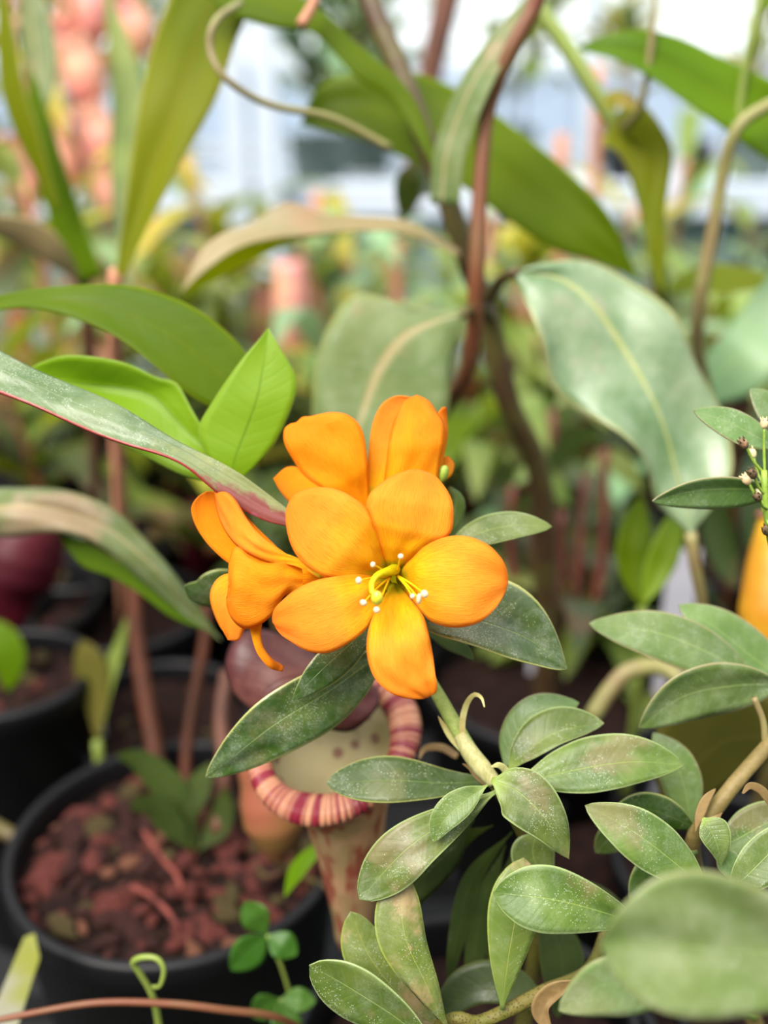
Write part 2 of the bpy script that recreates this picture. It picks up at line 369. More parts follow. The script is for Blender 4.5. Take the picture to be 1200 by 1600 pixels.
PROF = {
 'ell': [(0, .07), (.05, .10), (.13, .34), (.25, .70), (.40, .95), (.52, 1), (.66, .93), (.80, .70), (.90, .43), (.965, .2), (1, 0)],
 'obo': [(0, .07), (.06, .12), (.2, .42), (.4, .76), (.58, .97), (.7, 1), (.82, .87), (.92, .56), (.975, .26), (1, 0)],
 'ova': [(0, .08), (.04, .2), (.12, .62), (.25, .95), (.36, 1), (.5, .92), (.68, .68), (.84, .38), (.94, .16), (1, 0)],
 'lan': [(0, .12), (.1, .4), (.3, .9), (.45, 1), (.65, .85), (.85, .45), (.95, .18), (1, 0)],
 'strip': [(0, .8), (.3, 1), (.7, .8), (1, .2)],
 'blade': [(0, .9), (.3, 1), (.6, .9), (.85, .5), (1, 0)],
}
def leaf(parent, mid, wl, wr, d, mat, tl=0., tr=0., pf='ell', n=26, m=8, name='leaf', **kw):
    """mid: pixels base->tip; wl/wr half widths in pixels to the left/right of travel; tl/tr depth (mm) of each edge"""
    c = spline(fill3(mid, d), n); T = np.gradient(c[:, :2], axis=0); T /= np.linalg.norm(T, axis=1, keepdims=True)+1e-9
    perp = np.stack([T[:, 1], -T[:, 0]], 1); pr = PROF[pf]
    w_ = np.clip(spline(np.array(pr), 200), 0, 2); w_ = np.interp(np.linspace(0, 1, n+1), w_[:, 0], w_[:, 1])[:, None]
    l = np.hstack([c[:, :2]+perp*w_*wl, c[:, 2:]+w_*tl/1000]); r = np.hstack([c[:, :2]-perp*w_*wr, c[:, 2:]+w_*tr/1000])
    h = m//2; k = np.linspace(0, 1, h+1)[None, :, None]
    W = np.concatenate([l[:, None]*(1-k)+c[:, None]*k, (c[:, None]*(1-k)+r[:, None]*k)[:, 1:]], 1)
    return surf(name, PA(W), mat, parent, **kw)
def wleaf(parent, mid, hw, mat, pf='lan', up=(0, 0, 1), n=16, m=6, name='leaf', **kw):
    """leaf along a world-space midrib"""
    c = spline(mid, n); T = np.gradient(c, axis=0); T /= np.linalg.norm(T, axis=1, keepdims=True)
    S = np.cross(T, np.array(up, float)); S /= np.linalg.norm(S, axis=1, keepdims=True)+1e-9
    pr = np.array(PROF[pf]); w_ = np.interp(np.linspace(0, 1, n+1), pr[:, 0], pr[:, 1])[:, None]*hw
    v = np.linspace(-1, 1, m+1)[None, :, None]
    return surf(name, c[:, None]+S[:, None]*w_[:, None]*v, mat, parent, **kw)
def tubew(name, pts, rad, mat, parent=None, seg=10, n=None, cap=True, thing_loc=None, ell=1.0):
    """tube through world points; rad in metres: scalar or list along the length"""
    pts = np.asarray(pts, float); n = n or max(8, 6*(len(pts)-1)); c = spline(pts, n)
    r = np.full(n+1, rad) if np.isscalar(rad) else np.interp(np.linspace(0, 1, n+1), np.linspace(0, 1, len(rad)), rad)
    T = np.gradient(c, axis=0); T /= np.linalg.norm(T, axis=1, keepdims=True)+1e-12
    a = np.array([1., 0, 0]) if abs(T[0][0]) < .8 else np.array([0, 1., 0]); V = []
    for i in range(n+1):
        a = a-T[i]*(a@T[i]); a /= np.linalg.norm(a); b = np.cross(T[i], a)
        for k in range(seg):
            th = 2*math.pi*k/seg; V.append(c[i]+r[i]*(a*math.cos(th)+b*math.sin(th)*ell))
    f = [(i*seg+k, i*seg+(k+1) % seg, (i+1)*seg+(k+1) % seg, (i+1)*seg+k) for i in range(n) for k in range(seg)]
    uv = [(i/n, k/seg) for i in range(n+1) for k in range(seg)]
    if cap: f += [tuple(range(seg))[::-1], tuple(n*seg+k for k in range(seg))]
    return mesh(name, V, f, mat, parent, uv, loc=thing_loc)
def tube(name, pts, rad, mat, parent=None, d=None, **kw):
    """same through (x,y,depth) or (x,y,mm)+d; rad in pixels of the photograph at that place"""
    a = np.array(pts, float) if d is None else fill3(pts, d)
    dm = a[:, 2]; rr = np.full(len(a), rad) if np.isscalar(rad) else np.interp(np.linspace(0, 1, len(a)), np.linspace(0, 1, len(rad)), rad)
    return tubew(name, PA(a), list(rr*dm/F), mat, parent, **kw)
def lathe(name, prof, loc, mat, parent=None, seg=48, thing_loc=None):
    V, f = [], []
    for r, z in prof:
        for k in range(seg): th = 2*math.pi*k/seg; V.append((loc[0]+r*math.cos(th), loc[1]+r*math.sin(th), loc[2]+z))
    for i in range(len(prof)-1):
        for k in range(seg): f.append((i*seg+k, i*seg+(k+1) % seg, (i+1)*seg+(k+1) % seg, (i+1)*seg+k))
    f.append(tuple(range(seg))[::-1])
    return mesh(name, V, f, mat, parent, loc=thing_loc)
def boxm(name, lo, hi, mat, parent=None, bev=0.0, thing_loc=None):
    lo, hi = np.array(lo, float), np.array(hi, float)
    V = [(x, y, z) for x in (lo[0], hi[0]) for y in (lo[1], hi[1]) for z in (lo[2], hi[2])]
    f = [(0, 1, 3, 2), (4, 6, 7, 5), (0, 4, 5, 1), (2, 3, 7, 6), (0, 2, 6, 4), (1, 5, 7, 3)]
    o = mesh(name, V, f, mat, parent, loc=thing_loc, smooth=False)
    if bev: b = o.modifiers.new('bevel', 'BEVEL'); b.width = bev; b.segments = 2
    return o
def blob(name, c, r, mat, parent, axis=None, seg=10, rings=7, seed=None, jit=0.):
    """ellipsoid c world, r (rx,ry,rz), axis: direction of rz"""
    z = np.array(axis if axis is not None else (0, 0, 1), float); z /= np.linalg.norm(z)
    a = np.cross(z, (.3, .9, .1)); a /= np.linalg.norm(a); b = np.cross(z, a); V = []
    rs = np.random.RandomState(seed or 0)
    for i in range(rings+1):
        ph = math.pi*i/rings
        for k in range(seg):
            th = 2*math.pi*k/seg; q = 1+jit*rs.uniform(-1, 1)
            V.append(np.array(c)+q*(a*r[0]*math.sin(ph)*math.cos(th)+b*r[1]*math.sin(ph)*math.sin(th)+z*r[2]*math.cos(ph)))
    f = [(i*seg+k, i*seg+(k+1) % seg, (i+1)*seg+(k+1) % seg, (i+1)*seg+k) for i in range(rings) for k in range(seg)]
    return mesh(name, V, f, mat, parent)
def thing(name, label, cat, base, group=None):
    o = bpy.data.objects.new(name, None); COL.objects.link(o); o.location = base; o.empty_display_size = .02
    tag(o, label, cat, group); return o
def tag(o, label, cat=None, group=None, kind=None):
    if label: o['label'] = label
    if cat: o['category'] = cat
    if group: o['group'] = group
    if kind: o['kind'] = kind
    return o
def part(name, parent):
    o = bpy.data.objects.new(name, None); COL.objects.link(o); o.parent = parent; o.empty_display_size = .01; return o
def pot(parent, c, R=.075, H=.13, name='pot', seg=56, mat='black_plastic'):
    """black pot: c = centre of the rim"""
    r0 = R*.76; lip = .014
    pr = [(0, -H), (r0, -H), (r0+.002, -H+.003), (R*.955, -lip), (R, -lip), (R+.001, -.002), (R, .0), (R-.003, .0005), (R-.0045, -.002), (R*.93, -lip-.002), (r0*1.02, -H+.01), (0, -H+.01)]
    return lathe(name, pr, c, mat, parent, seg)
def soil_disc(parent, c, R, depth=.018, seed=0, name='potting_mix', mat='soil', nr=9, ns=40):
    r = np.random.RandomState(seed); V = [(c[0], c[1], c[2]-depth)]
    for i in range(1, nr+1):
        for k in range(ns):
            th = 2*math.pi*k/ns; rr = R*.95*i/nr; V.append((c[0]+rr*math.cos(th), c[1]+rr*math.sin(th), c[2]-depth+(r.uniform(-.003, .003) if i < nr else 0)))
    f = [(0, 1+k, 1+(k+1) % ns) for k in range(ns)]
    f += [(1+(i-1)*ns+k, 1+i*ns+k, 1+i*ns+(k+1) % ns, 1+(i-1)*ns+(k+1) % ns) for i in range(1, nr) for k in range(ns)]
    return mesh(name, V, f, mat, parent)

# ================================================================== THE SETTING
def structure(o): o['kind'] = 'structure'; return o
structure(boxm('floor', (-4, -1.5, -.05), (4, 4.2, 0), 'concrete'))
wall = bpy.data.objects.new('wall_back', None); COL.objects.link(wall); structure(wall); wall.location = (0, 3.3, 0)
boxm('dwarf_wall', (-4, 3.3, 0), (4, 3.42, .55), 'white_paint', wall)
xs = np.arange(-3.6, 3.7, .6)
for x in xs: boxm('mullion', (x-.022, 3.31, .55), (x+.022, 3.37, 2.6), 'white_paint', wall)
for z in (.57, 1.02, 1.24, 1.55, 2.58): boxm('glazing_rail', (-4, 3.32, z-.02), (4, 3.36, z+.02), 'white_paint', wall)
for i in range(len(xs)-1):
    for z0, z1 in ((.59, 1.0), (1.04, 1.22), (1.26, 1.53), (1.57, 2.56)): boxm('pane', (xs[i]+.022, 3.338, z0), (xs[i+1]-.022, 3.342, z1), 'pane_clear' if z0 > 1.2 else 'pane_glass', wall)

structure(boxm('shade_wall_left', (-2.3, -1.3, 0), (-2.24, 3.3, 2.3), 'panel_green'))  # unseen side and front walls, added so daylight falls mainly from above
structure(boxm('shade_wall_right', (2.24, -1.3, 0), (2.3, 3.3, 2.3), 'panel_green'))
structure(boxm('shade_wall_front', (-2.3, -1.36, 0), (2.3, -1.3, 2.3), 'panel_green'))
b1 = thing('greenhouse_bench', 'dark slatted greenhouse bench carrying the black pots in front', 'bench', (0, .7, 0))
for i in range(15):
    y = .06+i*.09; boxm('slat', (-1.15, y, BENCH-.02), (1.15, y+.07, BENCH), 'bench_metal', b1)
for x in (-1.1, 1.06):
    for y in (.1, 1.28): boxm('leg', (x, y, 0), (x+.04, y+.04, BENCH-.02), 'bench_metal', b1)
B2 = 1.0
b2 = thing('back_bench', 'white-edged staging bench with pale green front panels under the glass wall', 'bench', (0, 2.6, 0))
boxm('worktop', (-1.9, 2.25, B2-.03), (1.9, 3.1, B2), 'white_paint', b2)
boxm('edge_rail', (-1.9, 2.2, B2-.035), (1.9, 2.25, B2+.03), 'white_paint', b2, .004)
for i in range(19):
    x = -1.9+i*.2; boxm('panel', (x+.004, 2.27, .35), (x+.196, 2.285, B2-.035), 'panel_green', b2)
for x in (-1.85, -.6, .65, 1.81): boxm('leg', (x, 2.3, 0), (x+.04, 2.34, B2-.03), 'white_paint', b2)
# twin white uprights that carry a shelf above the back bench
up = thing('shelf_frame', 'pair of slender white uprights rising behind the leaves at upper left', 'frame', (-.27, 2.15, 0))
for x0, x1 in ((362, 396), (408, 442)):
    a, b = P(x0, 200, 2.1), P(x1, 200, 2.1); boxm('upright', (a[0], 2.12, 0), (b[0], 2.17, 1.85), 'white_paint', up, .003)
boxm('shelf', (-.55, 2.05, 1.82), (.05, 2.24, 1.85), 'white_paint', up)

# ================================================================== FLOWERING RHODODENDRON
def Z1(pts): return [(280+p[0]/2.2222, 590+p[1]/2.2222, *p[2:]) for p in pts]
base = P(760, 1760, .36); base[2] = BENCH
R = thing('flowering_rhododendron', 'rhododendron with three open orange flowers above whorls of leathery green leaves', 'plant', base)
pc = np.array([base[0], base[1]+.03, BENCH+.125]); pot(R, pc, .07, .12); soil_disc(R, pc, .066, seed=3)

SOL = .00035
PR_F = [(0, 15), (.1, 9), (.22, 4), (.4, .5), (.6, -.5), (.85, .6), (1, 2.2)]
f1 = part('flower', R); tag(f1, 'fully open flower facing the viewer with pale anthers')
D1 = .270
loft('petal', f1, Z1([(728, 700), (640, 690), (560, 692), (500, 688), (430, 645), (386, 575), (369, 490), (378, 440), (400, 408)]),
     Z1([(738, 680), (715, 630), (702, 585), (685, 520), (650, 455), (600, 414), (540, 386), (480, 380), (435, 388), (400, 408)]), D1, 'petal', prof=PR_F, off=1.0, cup=.0012, bumps=.0004, seed=1, solid=SOL, n=40, m=16)
loft('petal', f1, Z1([(738, 685), (715, 630), (698, 570), (672, 500), (650, 440), (675, 388), (735, 342), (775, 326), (815, 320)]),
     Z1([(760, 685), (785, 650), (815, 620), (865, 582), (938, 545), (952, 480), (942, 415), (900, 352), (862, 328), (815, 320)]), D1, 'petal', prof=PR_F, off=.8, cup=.0012, bumps=.0004, seed=2, solid=SOL, n=40, m=16)
loft('petal', f1, Z1([(755, 690), (785, 650), (808, 628), (860, 582), (930, 552), (1000, 552), (1070, 580), (1112, 620), (1133, 660), (1141, 700)]),
     Z1([(758, 712), (790, 745), (820, 780), (850, 822), (885, 852), (960, 868), (1040, 850), (1098, 800), (1130, 745), (1141, 700)]), D1, 'petal', prof=PR_F, off=-.2, cup=.0016, bumps=.0004, seed=3, solid=SOL, n=40, m=16)
loft('petal', f1, Z1([(735, 715), (700, 780), (665, 850), (652, 910), (654, 970), (676, 1038), (720, 1085), (775, 1112), (830, 1115), (862, 1106)]),
     Z1([(757, 718), (800, 765), (845, 825), (864, 885), (880, 960), (889, 1030), (893, 1075), (888, 1090), (876, 1100), (862, 1106)]), D1, 'petal', prof=[(0, 15), (.12, 8), (.25, 3), (.5, 0), (.8, -1), (1, 1)], off=-.4, cup=.0016, bumps=.0006, seed=4, solid=SOL, n=40, m=16)
loft('petal', f1, Z1([(728, 700), (640, 684), (560, 688), (470, 706), (400, 740), (358, 775), (334, 800), (325, 828), (326, 845)]),
     Z1([(738, 718), (700, 775), (665, 845), (640, 880), (590, 920), (520, 955), (450, 950), (385, 914), (352, 890), (334, 865), (326, 845)]), D1, 'petal', prof=PR_F, off=.2, cup=.0015, bumps=.0004, seed=5, solid=SOL, n=40, m=16)
def zz(x, y, d): q = Z1([(x, y)])[0]; return (q[0], q[1], d)
tube('corolla_tube', [zz(745, 700, D1+.011), zz(750, 730, D1+.020), zz(760, 780, D1+.030), zz(770, 850, D1+.036)], [22, 20, 17, 15], 'throat', f1, cap=False, seg=16)
th = (612, 897, D1+.010)
def C6(x, y): return (520+x/6.6667, 830+y/6.6667)
for (x, y, sx, sy), dd in zip(((418, 348, 3.6, 4), (708, 262, 4, 3.8), (270, 515, 4.4, 5), (320, 745, 5, 4.2), (457, 820, 4.6, 4.6), (830, 677, 3.4, 3.6), (897, 705, 3.4, 8), (955, 655, 5.4, 5.6)),
                           (.000, .001, -.004, -.005, -.005, -.006, -.006, -.005)):
    st = part('stamen', f1); ax, ay = C6(x, y); e = D1+dd-.002
    bx = th[0]+(8 if x > 600 else -2); by = th[1]+(2 if x > 600 else 4)
    tube('filament', [(bx, by, th[2]), ((bx+ax)/2, (by+ay)/2-2, (th[2]+e)/2-.001), (ax, ay, e)], [2.2, 1.6, 1.2], 'filament', st, seg=6)
    blob('anther', P(ax, ay, e-.0004), (1.2*sx*e/F, .0007, 1.2*sy*e/F), 'anther', st, axis=(.15, 0, 1) if x < 890 else (.05, 0, 1), seg=8, rings=6)
pis = part('pistil', f1)
tube('style', [(617, 890, D1+.010), (606, 893, D1+.003), (590, 899, D1-.002), (581, 912, D1-.005), (582, 928, D1-.0075)], [10, 8, 6.5, 5, 4.6], 'style', pis, seg=10, n=24)
blob('stigma', P(589, 934, D1-.008), (.0016, .0013, .0019), 'stigma', pis, axis=(0, 0, 1), seg=12, rings=9)

f2 = part('flower', R); tag(f2, 'flower turned sideways to the left'); D2 = .284
loft('petal', f2, Z1([(330, 640), (205, 657), (125, 605), (65, 530), (42, 460), (62, 418), (95, 397)]), Z1([(350, 600), (270, 520), (190, 440), (135, 402), (118, 396), (105, 395), (95, 397)]), D2, 'petal_deep', off=9, cup=-.001, bumps=.0004, seed=6, solid=SOL, n=30, m=10)
loft('petal', f2, Z1([(500, 688, 4), (420, 640, 3), (340, 590, 1), (280, 545), (235, 490), (195, 425), (155, 394), (124, 396)]), Z1([(490, 700), (400, 655), (330, 645), (260, 622), (198, 580), (155, 520), (131, 455), (124, 396)]), D2, 'petal', prof=[(0, 0), (.5, 0), (1, 5)], off=-1, cup=.002, bumps=.0003, seed=7, solid=SOL, n=36, m=12)
loft('petal', f2, Z1([(500, 690, 3), (400, 640, 1), (310, 645), (250, 622), (205, 588), (186, 600), (176, 640), (174, 690), (170, 740)]), Z1([(490, 705), (420, 737), (370, 756), (332, 810), (290, 850), (235, 872), (192, 848), (166, 790), (170, 740)]), D2, 'petal_deep', prof=[(0, 3), (.4, -1), (1, -3)], off=-1.5, cup=.004, bumps=.0007, seed=8, solid=SOL, n=36, m=14)
loft('petal', f2, Z1([(280, 750), (205, 688), (155, 684), (118, 718), (108, 770), (128, 840), (170, 910)]), Z1([(300, 800), (260, 830), (235, 860), (222, 885), (210, 908), (195, 914), (170, 910)]), D2, 'petal', off=6, cup=.001, bumps=.0003, seed=9, solid=SOL, n=30, m=10)
loft('petal', f2, Z1([(240, 840, 0), (252, 900, -1), (272, 960, -2), (310, 1005, -2), (340, 1017, 1), (358, 1020, 2)]), Z1([(295, 820, 0), (283, 880), (291, 935), (322, 978), (348, 994, 3), (361, 1004, 3)]), D2, 'petal_deep', off=1, cup=.001, solid=SOL, n=24, m=8)
tube('corolla_tube', [zz(400, 690, .286), zz(480, 690, .290), zz(560, 740, .298), zz(660, 830, .304)], [30, 17, 14, 12], 'petal_deep', f2, cap=False, seg=16)

f3 = part('flower', R); tag(f3, 'flower behind the others, seen from its side'); D3 = .302
loft('petal', f3, Z1([(640, 470), (540, 410), (440, 342), (395, 285), (366, 225), (370, 178), (400, 165), (436, 168)]), Z1([(658, 470), (655, 340), (648, 240), (630, 172), (585, 130), (525, 121), (475, 138), (436, 168)]), D3, 'petal_deep', prof=[(0, 8), (.3, 2), (.7, 0), (1, 2)], off=-3, cup=.0015, bumps=.0004, seed=11, solid=SOL, n=36, m=12)
loft('petal', f3, Z1([(600, 470), (450, 465), (390, 437), (350, 392), (328, 350)]), Z1([(560, 410), (480, 350), (420, 314), (372, 312), (328, 350)]), D3, 'petal_deep', off=-1, cup=.001, solid=SOL, n=30, m=10)
loft('petal', f3, Z1([(655, 470), (652, 340), (660, 240), (672, 160), (702, 95), (750, 65), (795, 67)]), Z1([(760, 470), (770, 330), (790, 220), (812, 140), (820, 95), (810, 74), (795, 67)]), D3, 'petal', off=3, cup=-.001, solid=SOL, n=36, m=10)
loft('petal', f3, Z1([(700, 470), (718, 310), (730, 215), (752, 140), (785, 82), (825, 62)]), Z1([(885, 440), (900, 320), (915, 240), (920, 165), (895, 118), (868, 82), (825, 62)]), D3, 'petal_deep', prof=[(0, 2), (.5, -2), (1, 1)], off=-2, cup=.004, bumps=.0006, seed=12, solid=SOL, n=36, m=12)
loft('petal', f3, Z1([(885, 350, 0), (898, 280), (915, 200), (908, 150), (900, 124), (915, 103)]), Z1([(900, 350, 6), (915, 290, 6), (931, 200, 5), (930, 150, 4), (928, 115, 2), (925, 103)]), D3, 'petal_deep', off=-1, cup=.0006, solid=SOL, n=24, m=6)
loft('petal', f3, Z1([(890, 350), (898, 310), (912, 282), (935, 274)]), Z1([(915, 360), (945, 340), (955, 302), (935, 274)]), D3, 'petal', off=4, cup=.0008, solid=SOL, n=16, m=6)
blob('bud_tip', P(*zz(915, 335, .301)), (.0016, .0014, .0028), 'pedicel', f3, axis=(.3, 0, 1))
tube('corolla_tube', [zz(690, 420, .302), zz(710, 520, .305), zz(735, 640, .309), zz(760, 760, .311)], [34, 20, 15, 13], 'petal_deep', f3, cap=False, seg=16)
for pts in ([zz(770, 850, D1+.036), zz(790, 920, .311)], [zz(660, 830, .304), zz(730, 890, .309), zz(790, 930, .311)], [zz(760, 760, .311), zz(785, 850, .313), zz(792, 930, .311)]):
    tube('pedicel', pts, 7, 'pedicel', R)

# leaves right under the flowers
LK = dict(solid=.0004)
leaf(R, [(620, 1000, 8), (520, 1078, 0), (420, 1140, -3), (321, 1215, 2)], 52, 47, .297, 'rhodo_dust', tl=4, tr=-2, pf='ell', fold=-.0012, bumps=.0004, seed=21, n=34, m=12, **LK)
leaf(R, [(600, 968, 10), (555, 1000, 3), (500, 1050, -1), (458, 1093, 0)], 30, 24, .289, 'rhodo_dust', tl=2, tr=0, fold=-.0006, **LK)
loft('leaf', R, [(640, 955, 6), (700, 935, 3), (760, 905, 2), (800, 910, 3), (840, 940, 3), (868, 985, 3), (886, 1046, 2)], [(645, 975, 6), (690, 995, -3), (745, 1011, -5), (800, 1030, -4), (850, 1043, -1), (874, 1047, 1), (886, 1046, 2)],
     .292, 'rhodo_dust', M=[(642, 965, 6), (700, 965, 0), (760, 972, -1), (830, 1000, 0), (886, 1046, 2)], fold=-.0008, bumps=.0005, seed=5, **LK)
leaf(R, [(690, 865, 4), (740, 835), (800, 820), (863, 823)], 22, 24, .305, 'rhodo', tl=3, tr=-2, fold=-.0006, **LK)
leaf(R, [(690, 850), (705, 810), (712, 785), (702, 760)], 22, 16, .315, 'rhodo', tl=2, tr=2, **LK)
leaf(R, [(660, 980), (700, 1000), (725, 1015), (740, 1031)], 12, 14, .306, 'rhodo_grey', **LK)
leaf(R, [(400, 900), (350, 920), (310, 925), (288, 915)], 26, 32, .315, 'rhodo_dark', tl=4, tr=-3, **LK)
# stem with its sheath and bracts
tube('stem', [(636, 1004, .311), (660, 1045, .307), (688, 1092, .303), (715, 1140, .300), (740, 1180, .298), (770, 1218, .297)], [9, 10, 11, 12, 12, 11], 'stem_new', R, n=40)
tube('bud_sheath', [(718, 1148, .298), (732, 1172, .2965), (750, 1196, .296), (772, 1222, .296)], [10, 14, 15, 12], 'sheath', R)
leaf(R, [(729, 1170, 0), (722, 1135, -1), (728, 1103, -1), (740, 1086, -3), (752, 1090, -6), (757, 1105, -8)], 5, 5, .298, 'bract', pf='strip', name='bract', **LK)
leaf(R, [(722, 1172), (705, 1152), (693, 1133), (684, 1118)], 5, 5, .301, 'bract', pf='blade', name='bract', **LK)
leaf(R, [(792, 1222), (790, 1205, -1), (780, 1196, -3), (768, 1198, -5)], 6, 6, .296, 'bract', pf='strip', name='bract', **LK)
leaf(R, [(762, 1226), (745, 1212), (735, 1200), (722, 1193)], 5, 5, .300, 'bract_brown', pf='blade', name='bract', **LK)
leaf(R, [(715, 1182, 0), (690, 1168, 2), (664, 1170, 3), (655, 1186, 2)], 6, 6, .33, 'bract_brown', pf='strip', name='bract', **LK)
# whorl of leaves round the top of the old wood
leaf(R, [(778, 1220, 4), (700, 1223, 0), (610, 1218, -2), (510, 1224, 2)], 36, 36, .300, 'rhodo_dark', tl=-3, tr=5, fold=-.0008, pf='obo', wave=(.0004, 1.5, 1), **LK)
leaf(R, [(776, 1236, 3), (700, 1282, 1), (630, 1330, -2), (562, 1406, -1)], 46, 40, .286, 'rhodo', tl=-2, tr=3, pf='obo', fold=-.001, bumps=.0004, seed=31, **LK)
leaf(R, [(763, 1226, 2), (728, 1250), (695, 1280, -2), (677, 1316, -1)], 22, 26, .283, 'rhodo', tl=-1, tr=1, fold=-.0006, **LK)
leaf(R, [(768, 1218, 3), (810, 1236, -1), (855, 1282, -3), (889, 1342, 0)], 42, 46, .282, 'rhodo', tl=2, tr=-3, pf='ova', fold=-.001, bumps=.0003, seed=32, **LK)
leaf(R, [(800, 1225, 2), (880, 1206, 0), (980, 1190, 0), (1069, 1195, 4)], 47, 42, .293, 'rhodo', tl=4, tr=-2, fold=-.001, bumps=.0004, seed=33, **LK)
leaf(R, [(792, 1210, 2), (820, 1176), (870, 1142), (944, 1130, 4)], 38, 22, .300, 'rhodo', tl=4, tr=-2, fold=-.0012, **LK)
leaf(R, [(788, 1205, 0), (800, 1150), (838, 1108), (905, 1098, 3)], 24, 40, .308, 'rhodo_grey', tl=3, tr=-1, fold=-.001, **LK)
leaf(R, [(838, 1300, 0), (832, 1330), (842, 1360), (865, 1395)], 34, 34, .305, 'rhodo', pf='ova', **LK)
leaf(R, [(784, 1578, 0), (792, 1500, 0), (805, 1420, 2), (818, 1340, 5)], 42, 40, .290, 'rhodo_tan', tl=-1, tr=0, pf='obo', fold=.0014, **LK)
tube('stem', [(770, 1218, .297), (800, 1270, .305), (830, 1340, .318), (840, 1440, .335), (825, 1560, .348), (800, 1680, .355), (772, 1800, .36)], [11, 10, 11, 12, 13, 14, 15], 'stem_rhodo', R, n=40)
# low branch and its leaves
tube('stem', [(640, 1640, .30), (705, 1592, .292), (745, 1597, .292), (790, 1580, .293), (850, 1550, .296), (905, 1528, .300), (930, 1500, .305), (950, 1440, .312)], [9, 9, 10, 11, 12, 12, 10, 8], 'stem_rhodo', R, n=48)
tube('stem', [(745, 1597, .292), (760, 1660, .31), (775, 1760, .34), (772, 1840, .36)], [10, 11, 12, 12], 'stem_rhodo', R)
leaf(R, [(1010, 1448, 6), (940, 1425), (860, 1405, -3), (771, 1394, 0)], 54, 52, .276, 'rhodo', tl=-2, tr=2, fold=-.001, bumps=.0004, seed=41, pf='obo', n=34, m=10, **LK)
leaf(R, [(700, 1606, 4), (670, 1545, 0), (632, 1460, 0), (628, 1362, 4)], 44, 32, .283, 'rhodo_tan', tl=1, tr=3, pf='obo', fold=-.001, bumps=.0004, seed=42, **LK)
leaf(R, [(700, 1612, 4), (640, 1570, 0), (580, 1500, 0), (548, 1424, 3)], 38, 34, .292, 'rhodo_tan', tl=1, tr=3, pf='obo', fold=-.001, **LK)
leaf(R, [(690, 1655, 2), (630, 1600, 0), (560, 1555, 0), (483, 1508, 2)], 42, 40, .279, 'rhodo', tl=2, tr=-2, pf='obo', fold=-.001, **LK)
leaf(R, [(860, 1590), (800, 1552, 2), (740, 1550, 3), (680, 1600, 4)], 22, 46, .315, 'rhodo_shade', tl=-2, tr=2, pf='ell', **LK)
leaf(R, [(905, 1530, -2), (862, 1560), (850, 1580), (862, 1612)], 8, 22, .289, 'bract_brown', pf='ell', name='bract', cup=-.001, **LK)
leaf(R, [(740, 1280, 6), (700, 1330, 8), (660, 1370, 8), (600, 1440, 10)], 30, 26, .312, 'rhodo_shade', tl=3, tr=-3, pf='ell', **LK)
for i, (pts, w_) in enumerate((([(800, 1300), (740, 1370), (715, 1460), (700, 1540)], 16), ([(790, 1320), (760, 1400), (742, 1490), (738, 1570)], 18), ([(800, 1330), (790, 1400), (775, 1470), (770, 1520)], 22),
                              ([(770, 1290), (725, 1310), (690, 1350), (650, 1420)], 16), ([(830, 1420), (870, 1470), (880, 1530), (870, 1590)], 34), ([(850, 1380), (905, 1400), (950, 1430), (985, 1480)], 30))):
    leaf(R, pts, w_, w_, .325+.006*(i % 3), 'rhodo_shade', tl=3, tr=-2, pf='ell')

# ================================================================== LEAFY RHODODENDRON ON THE RIGHT
base = P(1240, 1700, .37); base[2] = BENCH
R2 = thing('rhododendron', 'flowerless leafy rhododendron with a thick tan branch at right edge', 'plant', base)
pc = np.array([base[0]+.02, base[1]+.03, BENCH+.125]); pot(R2, pc, .07, .12); soil_disc(R2, pc, .066, seed=4)
tube('stem', [(1238, 1760, .375), (1180, 1600, .35), (1110, 1430, .325), (1082, 1325, .305), (1110, 1275, .298), (1150, 1222, .298), (1200, 1165, .302), (1250, 1105, .31)], [15, 15, 14, 15, 14, 13, 12, 11], 'branch_tan', R2, n=60)
tube('petiole', [(1196, 1160, .303), (1192, 1125, .302), (1178, 1090, .301)], [6, 5, 5], 'tendril_olive', R2)
tube('stem', [(1250, 1105, .31), (1262, 1070, .312), (1240, 1055, .31)], [9, 8, 7], 'branch_tan', R2)
leaf(R2, [(1190, 1072, 3), (1120, 1025), (1030, 988, -2), (920, 974, 0)], 44, 34, .318, 'rhodo_grey', tl=-3, tr=3, fold=-.001, n=30, **LK)
leaf(R2, [(1260, 1080, 3), (1190, 1035), (1120, 980, -2), (1060, 945, 0)], 36, 36, .324, 'rhodo_grey', tl=-3, tr=3, fold=-.001, **LK)
leaf(R2, [(1240, 1070, 3), (1150, 1072), (1070, 1090, -2), (998, 1137, 0)], 42, 40, .308, 'rhodo_grey', tl=3, tr=-4, fold=-.001, pf='ell', bumps=.0003, **LK)
leaf(R2, [(1112, 1395, 3), (1060, 1352), (990, 1298, -2), (914, 1258, 0)], 42, 40, .278, 'rhodo', tl=-2, tr=2, pf='ell', fold=-.001, bumps=.0003, n=30, **LK)
leaf(R2, [(1092, 1296, 3), (1040, 1272), (1000, 1262), (955, 1268)], 27, 26, .305, 'rhodo_dark', tl=3, tr=-2, **LK)
leaf(R2, [(1080, 1300, 0), (1072, 1240), (1055, 1190), (1020, 1145, 4)], 34, 30, .318, 'rhodo_grey', tl=2, tr=-1, **LK)
leaf(R2, [(1098, 1278), (1112, 1300, -2), (1122, 1325, -3), (1126, 1353, -2)], 28, 20, .288, 'rhodo', pf='ova', fold=-.0005, **LK)
leaf(R2, [(1110, 1330), (1150, 1312), (1190, 1290), (1250, 1262)], 38, 40, .300, 'rhodo', tl=2, tr=-2, fold=-.001, **LK)
leaf(R2, [(1130, 1400, 4), (1165, 1370), (1205, 1330), (1250, 1280)], 36, 40, .276, 'rhodo', tl=2, tr=-2, fold=-.001, **LK)
